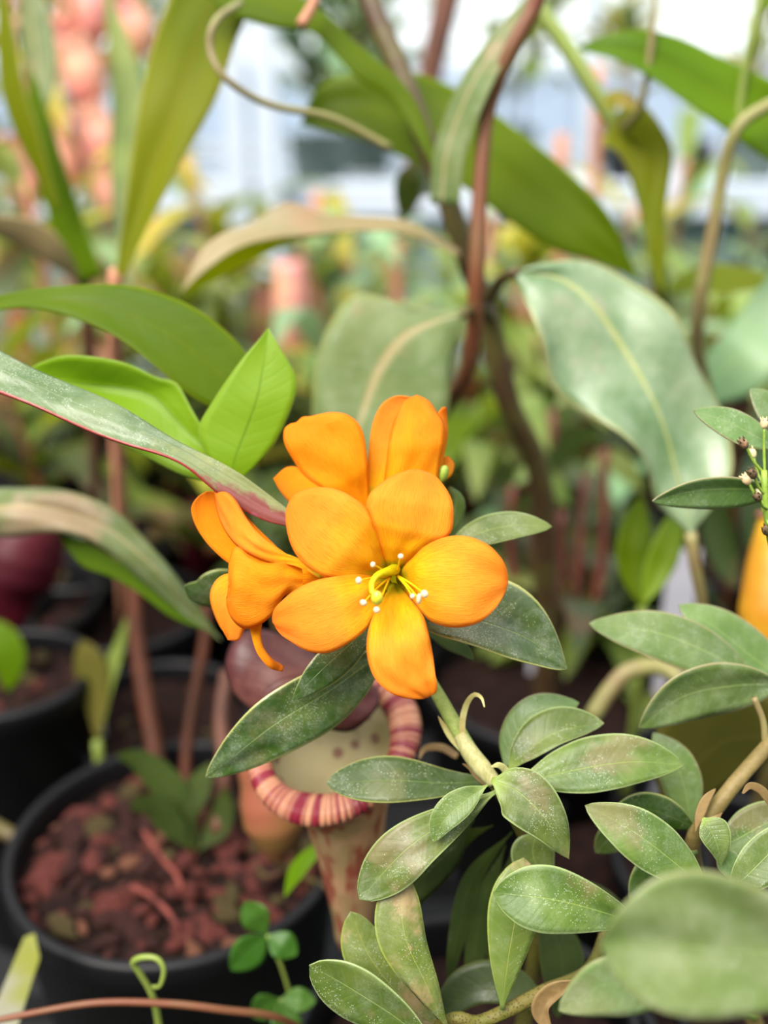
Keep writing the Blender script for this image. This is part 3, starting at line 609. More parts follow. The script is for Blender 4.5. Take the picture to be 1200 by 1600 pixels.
leaf(R2, [(1120, 1330), (1135, 1345), (1150, 1365), (1166, 1392)], 20, 18, .290, 'rhodo_grey', pf='ova', **LK)
leaf(R2, [(1000, 1290), (970, 1300), (950, 1312), (930, 1332)], 26, 22, .315, 'rhodo_dark', **LK)
leaf(R2, [(1090, 1330), (1050, 1350), (1015, 1375), (985, 1410)], 34, 34, .300, 'rhodo_dark', **LK)
leaf(R2, [(1086, 1300), (1092, 1275), (1102, 1250), (1118, 1232)], 7, 9, .294, 'bract_brown', pf='ell', name='bract', **LK)
leaf(R2, [(1128, 1270), (1118, 1280), (1105, 1290), (1095, 1305)], 8, 8, .292, 'bract_brown', pf='ell', name='bract', **LK)
leaf(R2, [(1205, 1255), (1190, 1235, -2), (1172, 1228, -3), (1160, 1240, -5)], 7, 7, .293, 'bract_brown', pf='strip', name='bract', **LK)
tube('petiole', [(1125, 1382, .285), (1160, 1378, .284), (1210, 1376, .286)], [3, 3, 3], 'pedicel', R2)
leaf(R2, [(1085, 1560, 5), (1020, 1540), (950, 1540, -2), (872, 1578, 0)], 52, 46, .246, 'rhodo_pale', tl=2, tr=-1, pf='ell', fold=-.001, **LK)
tube('petiole', [(1085, 1560, .251), (1130, 1570, .275), (1180, 1590, .345)], [6, 6, 6], 'pedicel', R2)

base = P(1560, 1500, .235); base[2] = BENCH
FG = thing('foreground_shrub', 'big pale green out-of-focus leaf nearest the viewer at lower right corner', 'plant', base)
leaf(FG, [(1400, 1520, 14), (1250, 1500, 6), (1100, 1485, 1), (938, 1474, 0)], 108, 122, .205, 'rhodo_pale', tl=-1, tr=-4, pf='obo', fold=-.002, bumps=.0008, seed=51, n=36, m=12, solid=.0004)
tube('stem', [(1400, 1520, .219), (1470, 1540, .228), (1530, 1640, .235), (1560, 2000, .27), (1560, 2600, .30)], [8, 9, 11, 12, 12], 'stem_rhodo', FG)
fb = P(1560, 2600, .30); tubew('stem', [fb, (fb[0], fb[1]+.005, BENCH+.1), (base[0], base[1], BENCH+.02)], .003, 'stem_rhodo', FG)
pc = np.array([base[0], base[1], BENCH+.10]); pot(FG, pc, .055, .1); soil_disc(FG, pc, .052, seed=9)

# ------------------------------------------------------------------ seed-capsule sprig at the right edge
base = P(1330, 1500, .40); base[2] = BENCH
S = thing('seeding_rhododendron', 'sprig with dark seed capsules and slim leaves at right edge', 'plant', base)
leaf(S, [(1225, 705, 2), (1180, 680), (1135, 657), (1084, 642)], 26, 22, .296, 'rhodo_grey', tl=-2, tr=2, fold=-.0006, pf='ell', **LK)
leaf(S, [(1235, 768, 2), (1160, 765), (1090, 768, -1), (1019, 783)], 30, 20, .299, 'rhodo_grey', tl=3, tr=-3, fold=-.0008, pf='ell', **LK)
leaf(S, [(1250, 690, 2), (1225, 660), (1200, 632), (1172, 608)], 26, 22, .31, 'rhodo_grey', tl=-2, tr=2, **LK)
tube('stem', [(1194, 735, .292), (1196, 780, .293), (1203, 840, .296), (1225, 930, .305), (1260, 1050, .33), (1300, 1200, .36), (1325, 1350, .385)], [5, 6, 7, 8, 10, 12, 13], 'pedicel', S, n=40)
sb = P(1325, 1350, .385); tubew('stem', [sb, (base[0], base[1]+.01, (sb[2]+BENCH)/2), (base[0], base[1], BENCH+.03)], .003, 'branch_tan', S)
pc = np.array([base[0], base[1], BENCH+.11]); pot(S, pc, .06, .11); soil_disc(S, pc, .057, seed=19)
for (cx, cy, jx, jy, mt, r, dd) in ((1194, 662, 1195, 740, 'capsule_pale', 7.5, 0), (1162, 693, 1194, 740, 'capsule_brown', 8.5, -2), (1175, 708, 1196, 765, 'capsule_pale', 8, 4), (1176, 740, 1197, 775, 'capsule_dark', 8.5, -3),
                                    (1166, 750, 1198, 792, 'capsule_pale', 8, 2), (1184, 777, 1199, 795, 'capsule_dark', 8, -4), (1198, 829, 1204, 850, 'capsule_dark', 9, -3), (1186, 770, 1201, 820, 'capsule_pale', 5, 5), (1205, 845, 1208, 862, 'capsule_pale', 6, 4)):
    dz = .291+dd/1000; e = part('seed_capsule', S)
    j = P(jx, jy, .293); c = P(cx, cy, dz); ax = c-j; ax /= np.linalg.norm(ax); rr = r*dz/F
    tubew('pedicel', [j, (j+c)/2+np.array([0, 0, -.0008]), c-ax*rr], .00042, 'pedicel', e, seg=6)
    blob('capsule', c, (rr*.85, rr*.85, rr*1.15), mt, e, axis=ax, seg=10, rings=8)
    for k in range(5):
        t_ = 2*math.pi*k/5; a = np.cross(ax, (.2, .9, .3)); a /= np.linalg.norm(a); b = np.cross(ax, a); q = c+(a*math.cos(t_)+b*math.sin(t_))*rr*.6+ax*rr*.75
        tubew('calyx_tooth', [q, q+ax*rr*.7+(a*math.cos(t_)+b*math.sin(t_))*rr*.1], [rr*.22, rr*.05], 'capsule_dark' if mt != 'capsule_pale' else 'capsule_pale', e, seg=5, n=3)

# ================================================================== PITCHER PLANT IN THE BLACK POT
rim = P(276, 1308, .472)
PP = thing('potted_pitcher_plant', 'pitcher plant with speckled striped-rim pitcher in black pot of bark', 'potted plant', (rim[0], rim[1], BENCH))
RP = .0742; HP = rim[2]-BENCH; pot(PP, rim, RP, HP, seg=72)
mix = soil_disc(PP, rim, RP, .014, seed=7)
rs = random.Random(5); chip_me = []
for k in range(7):
    r = np.random.RandomState(k); sx, sy, sz = r.uniform(.7, 1.5), r.uniform(.5, 1), r.uniform(.35, .7); V = []; seg, rings = 7, 4
    for i in range(rings+1):
        ph = math.pi*(.06+.88*i/rings)
        for q in range(seg):
            a = 2*math.pi*q/seg; j = r.uniform(.75, 1.2); V.append((sx*j*math.sin(ph)*math.cos(a), sy*j*math.sin(ph)*math.sin(a), sz*math.cos(ph)*r.uniform(.8, 1.1)))
    f = [(i*seg+q, i*seg+(q+1) % seg, (i+1)*seg+(q+1) % seg, (i+1)*seg+q) for i in range(rings) for q in range(seg)]+[tuple(range(seg))[::-1], tuple(rings*seg+q for q in range(seg))]
    for mt in ('bark_red', 'bark_tan', 'bark_dark', 'bark_moss'):
        me = bpy.data.meshes.new('bark_chip'); me.from_pydata(V, [], f); me.materials.append(MATS[mt]); chip_me.append((mt, me))
def chips(parent, c, R_, n, s0, s1, rs, wts=(5, 2, 4, 1)):
    mo = origin(parent)
    for i in range(n):
        mt = rs.choices(['bark_red', 'bark_tan', 'bark_dark', 'bark_moss'], wts)[0]
        me = rs.choice([m_ for t_, m_ in chip_me if t_ == mt]); o = bpy.data.objects.new('bark_chip', me); COL.objects.link(o); o.parent = parent
        rr = R_*math.sqrt(rs.random()); a = rs.uniform(0, 6.283); sc = rs.uniform(s0, s1)
        if rr+sc > R_+.001: rr = R_-sc
        o.location = (c[0]+rr*math.cos(a)-mo[0], c[1]+rr*math.sin(a)-mo[1], c[2]-.0135+sc*rs.uniform(.05, .5)-mo[2])
        o.rotation_euler = (rs.uniform(-.5, .5), rs.uniform(-.5, .5), rs.uniform(0, 6.3)); o.scale = (sc,)*3
chips(mix, rim, RP*.93, 210, .0026, .0062, rs, (6, 2, 5, 1)); chips(mix, rim, RP*.9, 28, .0055, .0095, rs, (6, 1, 3, 2))

# speckled pitcher
pit = part('pitcher', PP); DP = .345
mc = P(520, 1158, DP)                                   # mouth centre
e1 = P(632, 1125, DP+.004)-mc; e2 = P(505, 1066, DP+.018)-mc    # half axes of the mouth
nm = np.cross(e1, e2); nm /= np.linalg.norm(nm)
if nm[2] < 0: nm = -nm
def ring(c, a, b, k, seg): th_ = 2*math.pi*k/seg; return c+a*math.cos(th_)+b*math.sin(th_)
spine = spline([(520, 1158, DP), (531, 1215, DP+.003), (542, 1290, DP+.010), (548, 1360, DP+.018), (553, 1430, DP+.026), (545, 1490, DP+.036)], 22)
ww = np.interp(np.linspace(0, 1, 23), [0, .1, .25, .5, .75, .93, 1], [100, 86, 72, 52, 38, 26, 6])
V = []; seg = 28; ec = PA(spine)
for i in range(23):
    t_ = min(1, i/7); r_ = ww[i]*spine[i, 2]/F
    T = ec[min(i+1, 22)]-ec[max(i-1, 0)]; T /= np.linalg.norm(T); a = np.array([1., 0, 0]); a -= T*(a@T); a /= np.linalg.norm(a); b = np.cross(T, a); b = b if b@e2 > 0 else -b
    A = (1-t_)*e1*.93+t_*a*r_; B = (1-t_)*e2*.93+t_*b*r_
    for k in range(seg): V.append(ring(ec[i], A, B, k, seg))
f = [(i*seg+k, (i+1)*seg+k, (i+1)*seg+(k+1) % seg, i*seg+(k+1) % seg) for i in range(22) for k in range(seg)]
v0, v1, v2 = (np.array(V[q]) for q in f[5*seg][:3])
if np.cross(v1-v0, v2-v0) @ (v0-ec[5]) < 0: f = [q[::-1] for q in f]
mesh('body', V, f, 'pitcher_speckled', pit)
V, f, uv = [], [], []; sm, sn = 120, 10
for i in range(sm+1):
    th_ = 2*math.pi*i/sm; cdir = e1*math.cos(th_)+e2*math.sin(th_); c = mc+cdir; od = cdir/np.linalg.norm(cdir)
    wv = .0039*(1+.16*math.sin(3*th_+1.2)); rib = 1+.05*math.sin(60*th_)
    for k in range(sn): p_ = 2*math.pi*k/sn; V.append(c+od*wv*1.25*math.cos(p_)*rib+nm*wv*.8*math.sin(p_)*rib); uv.append((i/sm, k/sn))
f = [(i*sn+k, i*sn+(k+1) % sn, (i+1)*sn+(k+1) % sn, (i+1)*sn+k) for i in range(sm) for k in range(sn)]
mesh('peristome', V, f, 'peristome', pit, uv)
loft('lid', pit, [(560, 1060, 6), (480, 1015, 6), (420, 985, 4), (375, 990, 1), (353, 1030, 0), (362, 1075, 0), (385, 1100, -1), (410, 1118, -2)], [(590, 1075, 6), (592, 1100, 4), (570, 1128, 1), (545, 1142, 0), (515, 1138, -1), (470, 1132, -2), (440, 1128, -2), (410, 1118, -2)], .338, 'lid_skin', cup=.004, bumps=.0006, seed=3, solid=.001, n=30, m=12)
tube('tendril', [(545, 1490, .381), (560, 1510, .40), (545, 1450, .425), (515, 1390, .44), (470, 1370, .46)], [6, 5, 4, 4, 4], 'neps_stem', PP)
# small rust-coloured pitcher standing in the mix
p2 = part('pitcher', PP)
tube('body', [(436, 1342, .425), (433, 1325, .424), (430, 1285, .42), (420, 1240, .417), (408, 1200, .415), (402, 1180, .415)], [14, 34, 50, 48, 38, 36], 'pitcher_rust', p2, seg=18, n=26)
leaf(p2, [(405, 1182, 6), (395, 1165, 3), (390, 1150), (392, 1135, -2)], 30, 30, .415, 'lid', name='lid', pf='ova')
tube('tendril', [(436, 1342, .425), (440, 1362, .43), (420, 1370, .44), (410, 1366, .45), (400, 1350, .468)], 4, 'neps_stem', PP)
# canes and short leaves of the crown
for i, (pts, r_, mt) in enumerate((([(300, 1330, .48), (290, 1210, .50), (300, 1110, .51), (320, 1000, .52), (322, 920, .53)], 9, 'vine_brown'), ([(262, 1300, .5), (240, 1160, .52), (215, 1010, .54), (208, 900, .55), (200, 820, .56)], [15, 14, 13, 12, 11], 'vine_brown'),
                                ([(340, 1300, .47), (350, 1200, .48), (345, 1120, .49), (355, 1050, .5)], 11, 'cane_dark'), ([(225, 1300, .482), (255, 1342, .466), (275, 1366, .457), (285, 1390, .452)], 4.5, 'bark_red'), ([(205, 1385, .452), (235, 1400, .447), (262, 1425, .44), (280, 1450, .434)], 4.5, 'bark_red'))):
    tube('stem', pts, r_, mt, PP)
leaf(PP, [(445, 1400), (462, 1362), (485, 1335), (520, 1308)], 12, 14, .39, 'neps_green', pf='lan', tl=3, tr=-2)
for pts, w_, mt in (([(300, 1330), (270, 1290), (240, 1260), (200, 1260)], 22, 'far_dark'), ([(300, 1320), (290, 1270), (310, 1230), (330, 1190)], 22, 'far_dark'), ([(310, 1330), (270, 1240), (220, 1190), (180, 1180)], 26, 'far_dark'), ([(310, 1330), (340, 1290), (350, 1250), (350, 1230)], 20, 'far_dark')):
    leaf(PP, [(x, y, 4-k*3) for k, (x, y) in enumerate(pts)], w_, w_, .468, mt, tl=4, tr=-3)
# red-margined strap leaf arching in from the left, its midrib running on as the pitcher's tendril
loft('leaf', PP, [(-180, 470, 20), (-80, 510, 12), (0, 550, 8), (100, 600, 5), (200, 642, 3), (300, 700, 2), (390, 752, 3), (455, 800, 5), (468, 822, 6)], [(-180, 560, 10), (-80, 580, 2), (0, 613, -1), (100, 655, -3), (200, 695, -4), (280, 728, -4), (350, 776, -3), (410, 812, 1), (468, 826, 6)], .290, 'strap', cup=.001, bumps=.0005, seed=71, wave=(.0006, 3, 0), n=60, m=14, solid=.0006)
tube('stem', [(-180, 515, .303), (-260, 560, .33), (-250, 900, .42), (-60, 1250, .50), (150, 1350, .49), (270, 1340, .48)], [10, 10, 12, 13, 12, 12], 'neps_stem', PP)
tube('tendril', [(462, 822, .296), (480, 900, .32), (450, 985, .345), (425, 1010, .352), (470, 1030, .35), (535, 1060, .35)], [4, 4, 4, 4, 4, 4], 'tendril_olive', PP)

# ================================================================== LEAVES ON THE LEFT
base = P(-120, 1150, .62); base[2] = BENCH
LP = thing('broad_leaved_pitcher_plant', 'pitcher plant with folded bright green leaf and dark arching leaf, left edge', 'potted plant', base)
pc = np.array([base[0], base[1], BENCH+.13]); pot(LP, pc, .07, .13); soil_disc(LP, pc, .066, seed=11)
tubew('stem', [(base[0], base[1], BENCH+.1), P(-140, 900, .55), P(-150, 700, .45), P(-120, 500, .38)], .004, 'neps_stem', LP)
loft('leaf', LP, [(-120, 500, 20), (0, 463, 5), (100, 447), (200, 446), (290, 474), (350, 515), (388, 560), (395, 620)], [(-120, 520, 20), (0, 484, 2), (80, 487, -4), (170, 520, -6), (240, 570, -6), (300, 620, -4), (350, 640, -2), (395, 620)], .345, 'neps_green', bumps=.0002, seed=61, cup=-.001, n=36, solid=.0005)
loft('leaf', LP, [(40, 580, 4), (65, 566, 2), (110, 556), (190, 566), (245, 590), (275, 598), (300, 640), (330, 690), (370, 745)], [(60, 600, 4), (110, 640, -2), (160, 680, -3), (200, 700, -3), (240, 720, -3), (280, 740, -3), (310, 750, -3), (340, 755, -2), (370, 745)], .322, 'neps_fresh', M=[(50, 590, 4), (130, 600, 6), (190, 605, 6), (240, 620, 6), (280, 660, 4), (310, 690, 2), (370, 745)], bumps=.0008, seed=62, n=36, solid=.0005)
loft('leaf', LP, [(358, 752, 2), (325, 715, 1), (310, 672, 1), (332, 628), (375, 565, -1), (405, 530, -1), (419, 512)], [(372, 752, 2), (400, 728, 1), (432, 688), (458, 630, -1), (463, 590, -1), (440, 548, -1), (419, 512)], .318, 'neps_fresh', M=[(365, 752, 2), (366, 722), (385, 670, -1), (402, 620, -2), (412, 565, -1), (419, 512)], fold=-.001, n=30, m=10, solid=.0005)
tube('petiole', [(365, 752, .320), (395, 830, .335), (420, 930, .352), (440, 1040, .372), (465, 1150, .40), (470, 1260, .43), (455, 1385, .455)], [6, 6, 6, 6, 6, 6, 6], 'neps_stem', LP)
tube('petiole', [(45, 590, .326), (-40, 620, .36), (-145, 700, .45)], [6, 6, 7], 'neps_stem_green', LP)
loft('leaf', LP, [(-60, 780, 20), (0, 760, 5), (80, 758), (165, 790), (230, 850, 3), (290, 922, 6), (345, 1000, 10)], [(-60, 830, 10), (0, 836, -5), (90, 832, -6), (150, 850, -4), (225, 908, 0), (285, 960, 5), (345, 1000, 10)], .40, 'neps_dull', bumps=.002, seed=63, cup=.003, n=32, solid=.0005)
loft('leaf', LP, [(90, 835), (130, 845), (190, 880), (235, 915), (300, 970), (325, 985)], [(100, 850), (130, 885), (170, 900), (215, 925), (270, 965), (325, 985)], .405, 'neps_green', n=20, solid=.0005)

# upper-left tall leaves
base = P(200, 1050, .72); base[2] = BENCH
UL = thing('tall_pitcher_plant', 'tall pitcher plant with upright olive leaf against the pale background, upper left', 'potted plant', base)
pc = np.array([base[0], base[1], BENCH+.13]); pot(UL, pc, .06, .13); soil_disc(UL, pc, .056, seed=12)
tubew('stem', [(base[0], base[1], BENCH+.1), P(190, 850, .60), P(180, 620, .52), P(182, 425, .46)], .0035, 'cane_pink', UL)
loft('leaf', UL, [(178, 440, 10), (192, 350, 6), (203, 260, 3), (215, 180), (232, 90), (262, 5, -5), (310, -90, -12), (350, -150, -20)], [(192, 440, 10), (222, 375, 5), (255, 310, 0), (285, 250, -3), (338, 150, -6), (365, 70, -9), (385, 0, -12), (350, -150, -20)], .45, 'neps_olive', bumps=.001, seed=64, fold=-.003, n=36, solid=.0005)
leaf(UL, [(188, 430, 30), (198, 260, 110), (195, 120, 140), (160, -30, 160)], 26, 30, .50, 'far_green', tl=6, tr=-4, pf='lan', solid=.0005)
base = P(150, 980, .80); base[2] = BENCH
UL2 = thing('leaning_pitcher_plant', 'pitcher plant with slim green leaves leaning along the left edge', 'potted plant', base)
pc = np.array([base[0], base[1], BENCH+.13]); pot(UL2, pc, .06, .13); soil_disc(UL2, pc, .056, seed=13)
tubew('stem', [(base[0], base[1], BENCH+.1), P(150, 750, .66), P(140, 560, .58), P(132, 430, .55)], .0035, 'cane_dark', UL2)
leaf(UL2, [(140, 440), (105, 350), (70, 240), (45, 100)], 22, 26, .54, 'neps_green', tl=6, tr=-6, pf='blade', solid=.0005)
leaf(UL2, [(90, 330), (45, 220, -10), (15, 120, -15), (0, -60, -20)], 16, 20, .52, 'neps_olive', tl=4, tr=-4, pf='lan', solid=.0005)
leaf(UL2, [(125, 440), (90, 400, -10), (40, 365, -15), (-60, 340, -20)], 22, 24, .52, 'neps_tan', tl=6, tr=-4, pf='lan', solid=.0005)
leaf(UL2, [(60, 200), (58, 120), (50, 40), (30, -60)], 20, 34, .60, 'neps_dull', tl=6, tr=-4, pf='lan', solid=.0005)

# ================================================================== CENTRAL CLIMBING PITCHER PLANT
base = P(858, 1040, .62); base[2] = BENCH
CP_ = thing('climbing_pitcher_plant', 'climbing pitcher plant with forked brown stem and long drooping leaves, centre', 'potted plant', base)
pc = np.array([base[0], base[1], BENCH+.13]); pot(CP_, pc, .075, .13); soil_disc(CP_, pc, .071, seed=14)
tubew('stem', [(base[0], base[1], BENCH+.1), P(852, 900, .57), P(842, 740, .53), P(795, 630, .50), P(765, 500, .48), P(735, 420, .465), P(702, 320, .455), P(662, 215, .45), P(622, 105, .45), P(585, 20, .45), P(560, -60, .45)], [.0068, .0068, .0066, .0064, .006, .0056, .0052, .0048, .0048, .0048, .0044], 'neps_stem', CP_, n=60)
loft('leaf', CP_, [(470, 195, 10), (495, 140, 4), (550, 116), (640, 112), (720, 140), (800, 195), (880, 262), (950, 335), (1000, 440, 10)], [(470, 195, 10), (520, 205, -4), (580, 222, -6), (650, 255, -6), (720, 290, -6), (800, 350, -4), (870, 392), (940, 412, 4), (1000, 440, 10)], .475, 'neps_green', bumps=.001, seed=65, cup=-.002, n=44, solid=.0005)
loft('leaf', CP_, [(295, -60, -8), (330, -20, -4), (400, -25), (480, 0), (560, 70), (630, 130), (668, 200), (690, 290)], [(295, -45, -10), (340, 10, -8), (420, 42, -6), (490, 52, -4), (555, 120, -2), (610, 155), (650, 215), (690, 290)], .435, 'neps_green', n=34, cup=.002, solid=.0005)
loft('leaf', CP_, [(720, 392, 4), (640, 345, 4), (560, 338, 3), (505, 336, 2), (462, 318, 2), (432, 322, 2), (395, 350, 2), (345, 368, 2), (310, 400, 2), (283, 458)], [(720, 402, 2), (640, 365, -1), (560, 361, -2), (480, 370, -3), (425, 374, -3), (380, 384, -3), (340, 407, -2), (318, 424, -2), (300, 440, -1), (283, 458)], .445, 'neps_tan', n=36, bumps=.0004, seed=67, solid=.0005)
loft('leaf_underside', CP_, [(560, 361, -2), (480, 370, -3), (425, 374, -3), (380, 384, -3), (340, 407, -2), (300, 440, -1), (283, 459)], [(560, 362, -1), (475, 374, 2), (425, 392, 4), (378, 416, 4), (330, 442, 3), (305, 452, 2), (283, 461)], .4445, 'neps_olive', n=24)
loft('leaf', CP_, [(722, 488, 4), (640, 478, 2), (565, 458, 2), (530, 480), (500, 540), (488, 610), (492, 680, 2), (520, 740, 4)], [(722, 496, 4), (712, 540, 2), (704, 590), (700, 640), (680, 690), (640, 720), (590, 745, 2), (520, 740, 4)], .42, 'neps_dull', M=[(722, 491, 4), (680, 500, 0), (630, 525, -2), (590, 580, -2), (568, 640, -1), (550, 690), (520, 740, 4)], fold=-.002, bumps=.001, seed=66, n=32, solid=.0005)
tube('petiole', [(722, 491, .424), (750, 478, .45), (768, 500, .478)], [8, 8, 9], 'neps_stem', CP_)
loft('leaf', CP_, [(805, 428, 4), (822, 480), (842, 540, -2), (862, 595, -3), (920, 650, -4), (980, 698, -3), (1018, 740, -2), (1040, 795), (1080, 835, 2)], [(805, 424, 4), (860, 408, 2), (930, 402, 3), (990, 440, 5), (1050, 495, 5), (1085, 560, 5), (1132, 640, 4), (1136, 740, 3), (1080, 835, 2)], .405, 'neps_grey', M=[(805, 425, 4), (870, 432, 2), (930, 475), (985, 550, -1), (1025, 635, -1), (1055, 720), (1072, 780), (1080, 835, 2)], fold=-.002, wave=(.0045, 2.2, .5), bumps=.0015, seed=68, n=44, m=14, solid=.0006)
tube('petiole', [(806, 425, .408), (785, 435, .43), (760, 470, .47)], [8, 9, 10], 'neps_stem', CP_)
tube('tendril', [(1079, 832, .407), (1085, 880, .41), (1096, 940, .42), (1100, 1020, .44), (1080, 1100, .46)], [10, 9, 9, 8, 8], 'tendril_olive', CP_)
leaf(CP_, [(690, 320, 0), (700, 230, -6), (745, 120, -14), (830, -10, -20)], 20, 30, .43, 'neps_dull', tl=4, tr=-6, pf='blade', solid=.0005)
leaf(CP_, [(690, 300), (660, 280, 20), (640, 290, 30), (628, 350, 40)], 30, 26, .50, 'far_dark', pf='ova')
tube('tendril', [(610, 232, .43), (520, 185, .42), (420, 163, .41), (352, 122, .40), (328, 75, .40), (338, 32, .40), (375, 5, .42)], [7, 6, 6, 6, 6, 6, 6], 'tendril_olive', CP_)
tube('tendril', [(470, 40, .42), (490, 5, .42), (505, -40, .42)], [9, 8, 7], 'cane_pink', CP_)

# the reddish vine hanging in front of the stem
o = tube('hanging_vine', [(852, -60, .40), (835, 10, .405), (795, 85, .41), (762, 175, .42), (750, 300, .425), (745, 420, .43), (742, 500, .44), (733, 570, .45), (712, 612, .46), (690, 650, .48)], [13, 13, 12, 12, 12, 13, 13, 13, 12, 10], 'vine_red', thing_loc=P(690, 650, .48))
tag(o, 'red-brown bare vine hanging in front of the forked stem', 'vine')

# right-hand plant
base = P(1080, 900, .80); base[2] = BENCH
RP_ = thing('yellowing_pitcher_plant', 'pitcher plant with broad bright leaf entering at upper right, with wiry tendrils', 'potted plant', base)
pc = np.array([base[0], base[1], BENCH+.13]); pot(RP_, pc, .07, .13); soil_disc(RP_, pc, .066, seed=15)
tubew('stem', [(base[0], base[1], BENCH+.1), P(1060, 640, .62), P(1035, 460, .53), P(1015, 340, .51), P(982, 235, .50), P(942, 165, .50), P(890, 80, .50), P(845, 15, .50), P(820, -60, .5)], [.0035]*5+[.004, .004, .004, .004], 'neps_stem_green', RP_, n=50)
loft('leaf', RP_, [(905, 72, 8), (950, 54, 3), (1010, 46), (1070, 60), (1130, 92), (1200, 128), (1300, 190, 8), (1400, 300, 20)], [(905, 78, 8), (960, 92), (1010, 115, -4), (1065, 155, -6), (1130, 200, -6), (1200, 246, -4), (1290, 290, 2), (1400, 300, 20)], .46, 'neps_green', cup=-.002, bumps=.001, seed=69, n=36, solid=.0005)
loft('leaf', RP_, [(972, 168, 0), (940, 222), (962, 236), (985, 270), (1002, 330), (1012, 390), (1032, 460)], [(975, 166, 0), (1010, 166, -2), (1046, 222, -3), (1050, 260, -3), (1040, 330, -2), (1040, 400), (1036, 460)], .495, 'neps_olive', n=28, bumps=.0008, seed=70, solid=.0005)
leaf(RP_, [(945, 170), (960, 155, -5), (985, 160, -10), (1000, 180, -10)], 14, 14, .49, 'neps_yellow', pf='ova')
tube('tendril', [(975, 200, .49), (1000, 170, .47), (1012, 110, .46), (1020, 40, .455), (1024, -40, .45)], [7, 6, 5.5, 5, 5], 'tendril_olive', RP_)
tube('tendril', [(1240, 150, .44), (1195, 168, .44), (1152, 200, .44), (1130, 270, .45), (1112, 370, .46), (1095, 460, .47), (1090, 540, .49), (1108, 620, .52)], [10, 10, 10, 11, 12, 11, 10, 8], 'tendril_olive', RP_)
tube('tendril', [(1195, -40, .45), (1178, 40, .45), (1162, 120, .455), (1152, 195, .46)], [6, 6, 6, 6], 'neps_stem_green', RP_)
leaf(RP_, [(1195, -40), (1200, -10), (1190, 5), (1180, 12)], 20, 20, .45, 'neps_green', pf='ova')
leaf(RP_, [(1035, 460, 0), (1080, 438, -10), (1130, 434, -20), (1230, 440, -20)], 22, 22, .56, 'neps_olive', tl=8, tr=-8, pf='lan', solid=.0005)
leaf(RP_, [(1060, 640, 30), (1150, 560, 0), (1190, 500), (1230, 400)], 40, 60, .52, 'neps_mint', tl=8, tr=-8, pf='lan', solid=.0005)

# upright fresh pair of leaves, and pitchers at the right
def pitcher(name, label, pts, rad, mat, lid=None, cat='pitcher', lidmat='lid', parent=None, **kw):
    a = np.array(pts, float); t = thing(name, label, cat, P(*a[0])) if parent is None else part(name, parent)
    tube('body', pts, rad, mat, t, seg=18, n=28)
    e = PA(a[-2:]); ax = e[1]-e[0]; ax /= np.linalg.norm(ax); r_ = rad[-1]*a[-1, 2]/F
    u_ = np.cross(ax, (0, 0, 1.)) if abs(ax[2]) < .95 else np.array([1., 0, 0]); u_ /= np.linalg.norm(u_); v_ = np.cross(ax, u_)
    tubew('peristome', [e[1]+(u_*math.cos(q)+v_*math.sin(q))*r_*1.05 for q in np.linspace(0, 2*math.pi, 15)], r_*.14, 'peristome', t, n=42, seg=8, cap=False)
    if lid: leaf(t, lid, 26 if len(lid[0]) < 4 else lid[0][3], 26, a[-1, 2], lidmat, name='lid', pf='ova')
    return t
base = P(1000, 950, .50); base[2] = BENCH
t = thing('seedling_shrub', 'upright pair of fresh green leaves standing behind the right-hand shoots', 'plant', base)
leaf(t, [(1002, 950, 0), (985, 890), (985, 840), (1000, 775, 6)], 20, 34, .47, 'neps_green', fold=-.002, solid=.0005)
leaf(t, [(1004, 950, 0), (1030, 890), (1045, 850), (1062, 790, 8)], 26, 22, .465, 'neps_fresh', fold=-.002, solid=.0005)
tubew('stem', [P(1003, 950, .47), P(1004, 1010, .47), (base[0], base[1]-.01, BENCH+.12)], .0025, 'neps_stem_green', t)
pc = np.array([base[0], base[1]-.01, BENCH+.09]); pot(t, pc, .045, .09); soil_disc(t, pc, .042, seed=22)

base = P(1190, 1000, .47); base[2] = BENCH
t = thing('amber_pitcher_plant', 'amber pitcher over a wide olive leaf beneath the right-hand shoots', 'potted plant', base)
pitcher('pitcher', None, [(1196, 1090, .43), (1194, 1040, .425), (1200, 970, .42), (1210, 880, .42), (1222, 810, .42)], [18, 34, 46, 42, 34], 'pitcher_amber', parent=t)
leaf(t, [(1250, 1180, 0), (1180, 1150, -5), (1110, 1170, -8), (1040, 1260, -4)], 70, 90, .385, 'olive_dull', tl=8, tr=-6, pf='ell', solid=.0005)
tubew('stem', [P(1250, 1180, .385), (base[0]+.02, base[1], BENCH+.2), (base[0], base[1], BENCH+.05)], .003, 'neps_stem', t)
pc = np.array([base[0], base[1], BENCH+.1]); pot(t, pc, .055, .1); soil_disc(t, pc, .052, seed=23)
tube('stem', [(925, 1120, .43), (955, 1075, .43), (985, 1048, .43), (1040, 1045, .43), (1090, 1090, .42), (1160, 1150, .40)], [14, 14, 14, 12, 11, 10], 'tendril_olive', t)

base = P(1150, 860, .70); base[2] = BENCH
t = thing('red_pitcher_plant', 'plant with a squat red-orange pitcher seen past the grey-green leaf', 'potted plant', base)
pitcher('pitcher', None, [(1140, 625, .56), (1138, 610, .56), (1140, 575, .56), (1142, 545, .56), (1145, 535, .56)], [10, 28, 36, 32, 24], 'pitcher_red', parent=t)
tubew('stem', [(base[0], base[1], BENCH+.08), P(1150, 760, .62), P(1140, 625, .56)], .003, 'vine_red', t)
pc = np.array([base[0], base[1], BENCH+.11]); pot(t, pc, .055, .11); soil_disc(t, pc, .052, seed=24)
for pts, w_ in (([(1150, 760), (1120, 800), (1130, 860), (1150, 920)], 26), ([(1150, 740), (1180, 800), (1190, 850), (1200, 900)], 26)): leaf(t, pts, w_, w_, .6, 'far_dark', tl=5, tr=-5)

